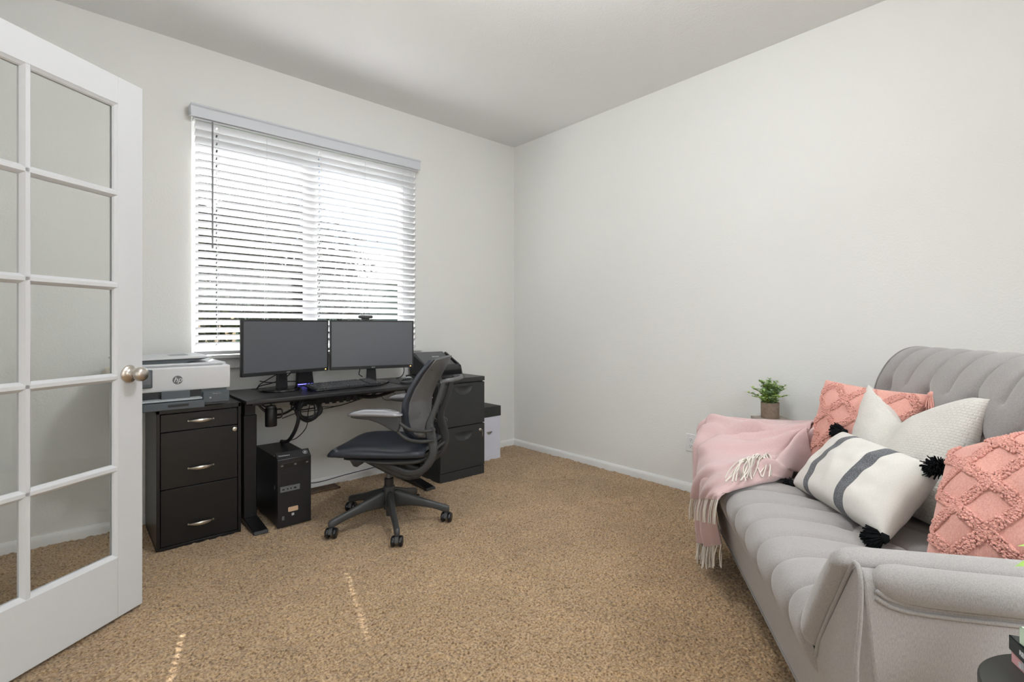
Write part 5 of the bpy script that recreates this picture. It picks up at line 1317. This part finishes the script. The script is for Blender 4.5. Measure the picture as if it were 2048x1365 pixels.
# ------------------------------------------------------------------ side table behind the far arm: magazines and potted plant
ptx, pty = cw(1.428, 2.75); pz = 0.588
st = thing('side_table', 'small round side table behind the far arm holding the potted plant', 'table', (ptx-0.01, pty, 0))
obj('table_top', MB().lathe([(0, 0.537), (0.150, 0.537), (0.153, 0.543), (0.150, 0.552), (0, 0.552)], (0, 0, 0), 40), M['book_grey'], st)
obj('table_stem', MB().lathe([(0, 0.02), (0.014, 0.02), (0.014, 0.537), (0, 0.537)], (0, 0, 0), 16), M['black_steel'], st)
obj('table_foot', MB().lathe([(0, 0.002), (0.13, 0.002), (0.13, 0.010), (0.02, 0.022), (0, 0.022)], (0, 0, 0), 40), M['black_steel'], st)
def book(name, label, c, size, rz, cover, group=None, spine_side='x-'):
    """closed book: wrap-round cover and page block"""
    w_, d_, h_ = size; t = thing(name, label, 'book', c, rz, group)
    b = MB(); b.box(-w_/2, w_/2, -d_/2, d_/2, 0, 0.0018); b.box(-w_/2, w_/2, -d_/2, d_/2, h_-0.0018, h_); b.box(-w_/2, -w_/2+0.002, -d_/2, d_/2, 0, h_)
    obj('cover', b, cover, t, bevel=0.0005)
    obj('pages', MB().box(-w_/2+0.002, w_/2-0.003, -d_/2+0.003, d_/2-0.003, 0.0018, h_-0.0018), M['paper'], t)
    return t
book('book', 'grey-white book under the tan one beneath the potted plant', (ptx-0.022, pty+0.015, 0.553), (0.205, 0.150, 0.017), R(-56), M['book_grey'], 'books under the potted plant')
book('book', 'tan book directly beneath the clay pot', (ptx+0.004, pty-0.003, 0.5705), (0.165, 0.125, 0.017), R(-45), M['book_tan'], 'books under the potted plant')
pl_ = thing('potted_plant', 'small leafy green plant in a brown clay pot on books beyond the far arm', 'plant', (ptx, pty, pz))
obj('pot', MB().lathe([(0, 0), (0.044, 0), (0.0455, 0.003), (0.0465, 0.083), (0.0455, 0.086), (0.042, 0.086), (0.041, 0.070), (0, 0.070)], (0, 0, 0), 40), M['pot'], pl_)
def foliage(seed, n_st, rad, hgt, z0):
    r_ = random.Random(seed); lf = MB(); sm_ = MB()
    for i in range(n_st):
        a = r_.uniform(0, 2*PI); q = math.sqrt(r_.random()); out_ = rad*q; hh = hgt*(1-0.62*q*q)*r_.uniform(0.72, 1.0)
        b0 = Vector((0.03*q*math.cos(a), 0.03*q*math.sin(a), z0)); tip = Vector((out_*math.cos(a), out_*math.sin(a), z0+hh))
        mid = Vector((out_*0.45*math.cos(a), out_*0.45*math.sin(a), z0+hh*0.66)); sp_ = spline([b0, mid, tip], 7)
        sm_.tube(sp_, 0.0010, 5)
        for k, p in enumerate(sp_[2:]):
            for sg in (0, PI):
                az = k*1.9 + sg + a; s_ = 0.0092*(1.1-0.35*k/12)*r_.uniform(0.8, 1.2)
                d_ = Vector((math.cos(az), math.sin(az), r_.uniform(0.1, 0.7))).normalized(); w_ = d_.cross(Vector((r_.uniform(-.4, .4), r_.uniform(-.4, .4), 1))).normalized(); nn = d_.cross(w_)
                c_ = p + d_*s_*1.1
                lf.add([c_ - d_*s_, c_ - d_*s_*0.3 + w_*s_*0.75, c_ + d_*s_*0.5 + w_*s_*0.7, c_ + d_*s_, c_ + d_*s_*0.5 - w_*s_*0.7, c_ - d_*s_*0.3 - w_*s_*0.75, c_ + nn*s_*0.18], [(6, 0, 1), (6, 1, 2), (6, 2, 3), (6, 3, 4), (6, 4, 5), (6, 5, 0)])
    return lf, sm_
lf, sm_ = foliage(9, 46, 0.118, 0.150, 0.075)
sto = obj('stems', sm_, M['stem'], pl_); obj('leaves', lf, M['leaf'], pl_, angle=180)

# ------------------------------------------------------------------ near round table with books and a plant, lower right
nx_, ny_ = cw(0.808, 0.667); NZ = 0.572
nt_ = thing('side_table', 'dark round side table at the near end of the sofa, lower right corner', 'table', (nx_, ny_, 0))
obj('table_top', MB().lathe([(0, NZ-0.016), (0.130, NZ-0.016), (0.134, NZ-0.012), (0.134, NZ-0.003), (0.131, NZ), (0, NZ)], (0, 0, 0), 64), M['table_dark'], nt_)
obj('table_stem', MB().lathe([(0, 0.02), (0.014, 0.02), (0.014, NZ-0.016), (0, NZ-0.016)], (0, 0, 0), 20), M['black_steel'], nt_)
obj('table_foot', MB().lathe([(0, 0.002), (0.12, 0.002), (0.12, 0.010), (0.02, 0.022), (0, 0.022)], (0, 0, 0), 40), M['black_steel'], nt_)
camrz = -math.atan2(CAM_X, CAM_Y)      # room angle of "right" as seen by the camera
def near_book(label, r0, d0, z0, size, cover, tilt, grp='books on the near round table'):
    """r0,d0: the far end of the spine"""
    w_, ln, h_ = size; a = camrz + tilt
    ax_ = Vector((math.cos(a), math.sin(a), 0)); ay_ = Vector((-math.sin(a), math.cos(a), 0))
    x, y = cw(r0, d0); c = Vector((x, y, z0)) + ax_*w_/2 - ay_*ln/2
    return book('book', label, c, (w_, ln, h_), a, cover, grp)
b1 = near_book('pink book with white letters on its spine, bottom of the near stack', 0.784, 0.780, NZ, (0.110, 0.175, 0.0185), M['book_pink'], R(-18))
text('spine_lettering', 'all', 0.017, M['logo_white'], b1, (-0.1101/2-0.0004, 0.062, 0.0092), (R(90), 0, R(-90)), ext=0.0002, offset=0.0004)
b2_ = near_book('black book with white spine lettering, middle of the near stack', 0.782, 0.782, NZ+0.0190, (0.110, 0.175, 0.022), M['book_black'], R(-20))
text('spine_lettering', 'REES', 0.0095, M['logo_white'], b2_, (-0.1101/2-0.0004, 0.050, 0.011), (R(90), 0, R(-90)), ext=0.0002, offset=0.0004)
near_book('pale green book on top of the near stack', 0.776, 0.760, NZ+0.0415, (0.10, 0.155, 0.026), M['book_mint'], R(-12))
np_ = thing('potted_plant', 'bright green leafy plant on the near books, only a leaf in view', 'plant', (*cw(0.838, 0.690), NZ+0.0680))
obj('pot', MB().lathe([(0, 0), (0.030, 0), (0.034, 0.055), (0.031, 0.055), (0.029, 0.045), (0, 0.045)], (0, 0, 0), 32), M['box_white'], np_)
lv = MB(); sv = MB()
def big_leaf(base, tip, wd_, droop=0.25):
    base, tip = Vector(base), Vector(tip); d_ = tip-base; L_ = d_.length; dd = d_.normalized(); w_ = dd.cross(Vector((0, 0, 1))).normalized(); up_ = w_.cross(dd)
    n = 10
    def fn(u, v):
        k = u; ww = wd_*math.sin(PI*min(1, k*0.97+0.03))**0.8*(1-0.25*k); x_ = v*2-1
        return base + dd*L_*k + w_*ww*x_ + up_*(abs(x_)*ww*0.35 + 0.02*math.sin(PI*k))
    lv.grid(n, 7, fn)
rt_ = Vector((math.cos(camrz), math.sin(camrz), 0)); fw_ = Vector((CAM_X, CAM_Y, 0)); U_ = Vector((0, 0, 1))
sv.tube([U_*0.04, U_*0.10 + rt_*0.004, U_*0.15], [0.0022, 0.002, 0.0015], 6)
big_leaf(U_*0.075, -rt_*0.130 + fw_*0.01 + U_*0.120, 0.026)
big_leaf(U_*0.092, -rt_*0.124 + fw_*0.012 + U_*0.148, 0.018)
big_leaf(U_*0.12, rt_*0.08 + U_*0.16, 0.018); big_leaf(U_*0.11, -fw_*0.05 + rt_*0.07 + U_*0.14, 0.016); big_leaf(U_*0.13, rt_*0.03 + fw_*0.06 + U_*0.19, 0.016); big_leaf(U_*0.08, rt_*0.08 - fw_*0.03 + U_*0.09, 0.017)
obj('leaves', lv, M['bright_leaf'], np_, angle=180); obj('stem', sv, M['stem'], np_)
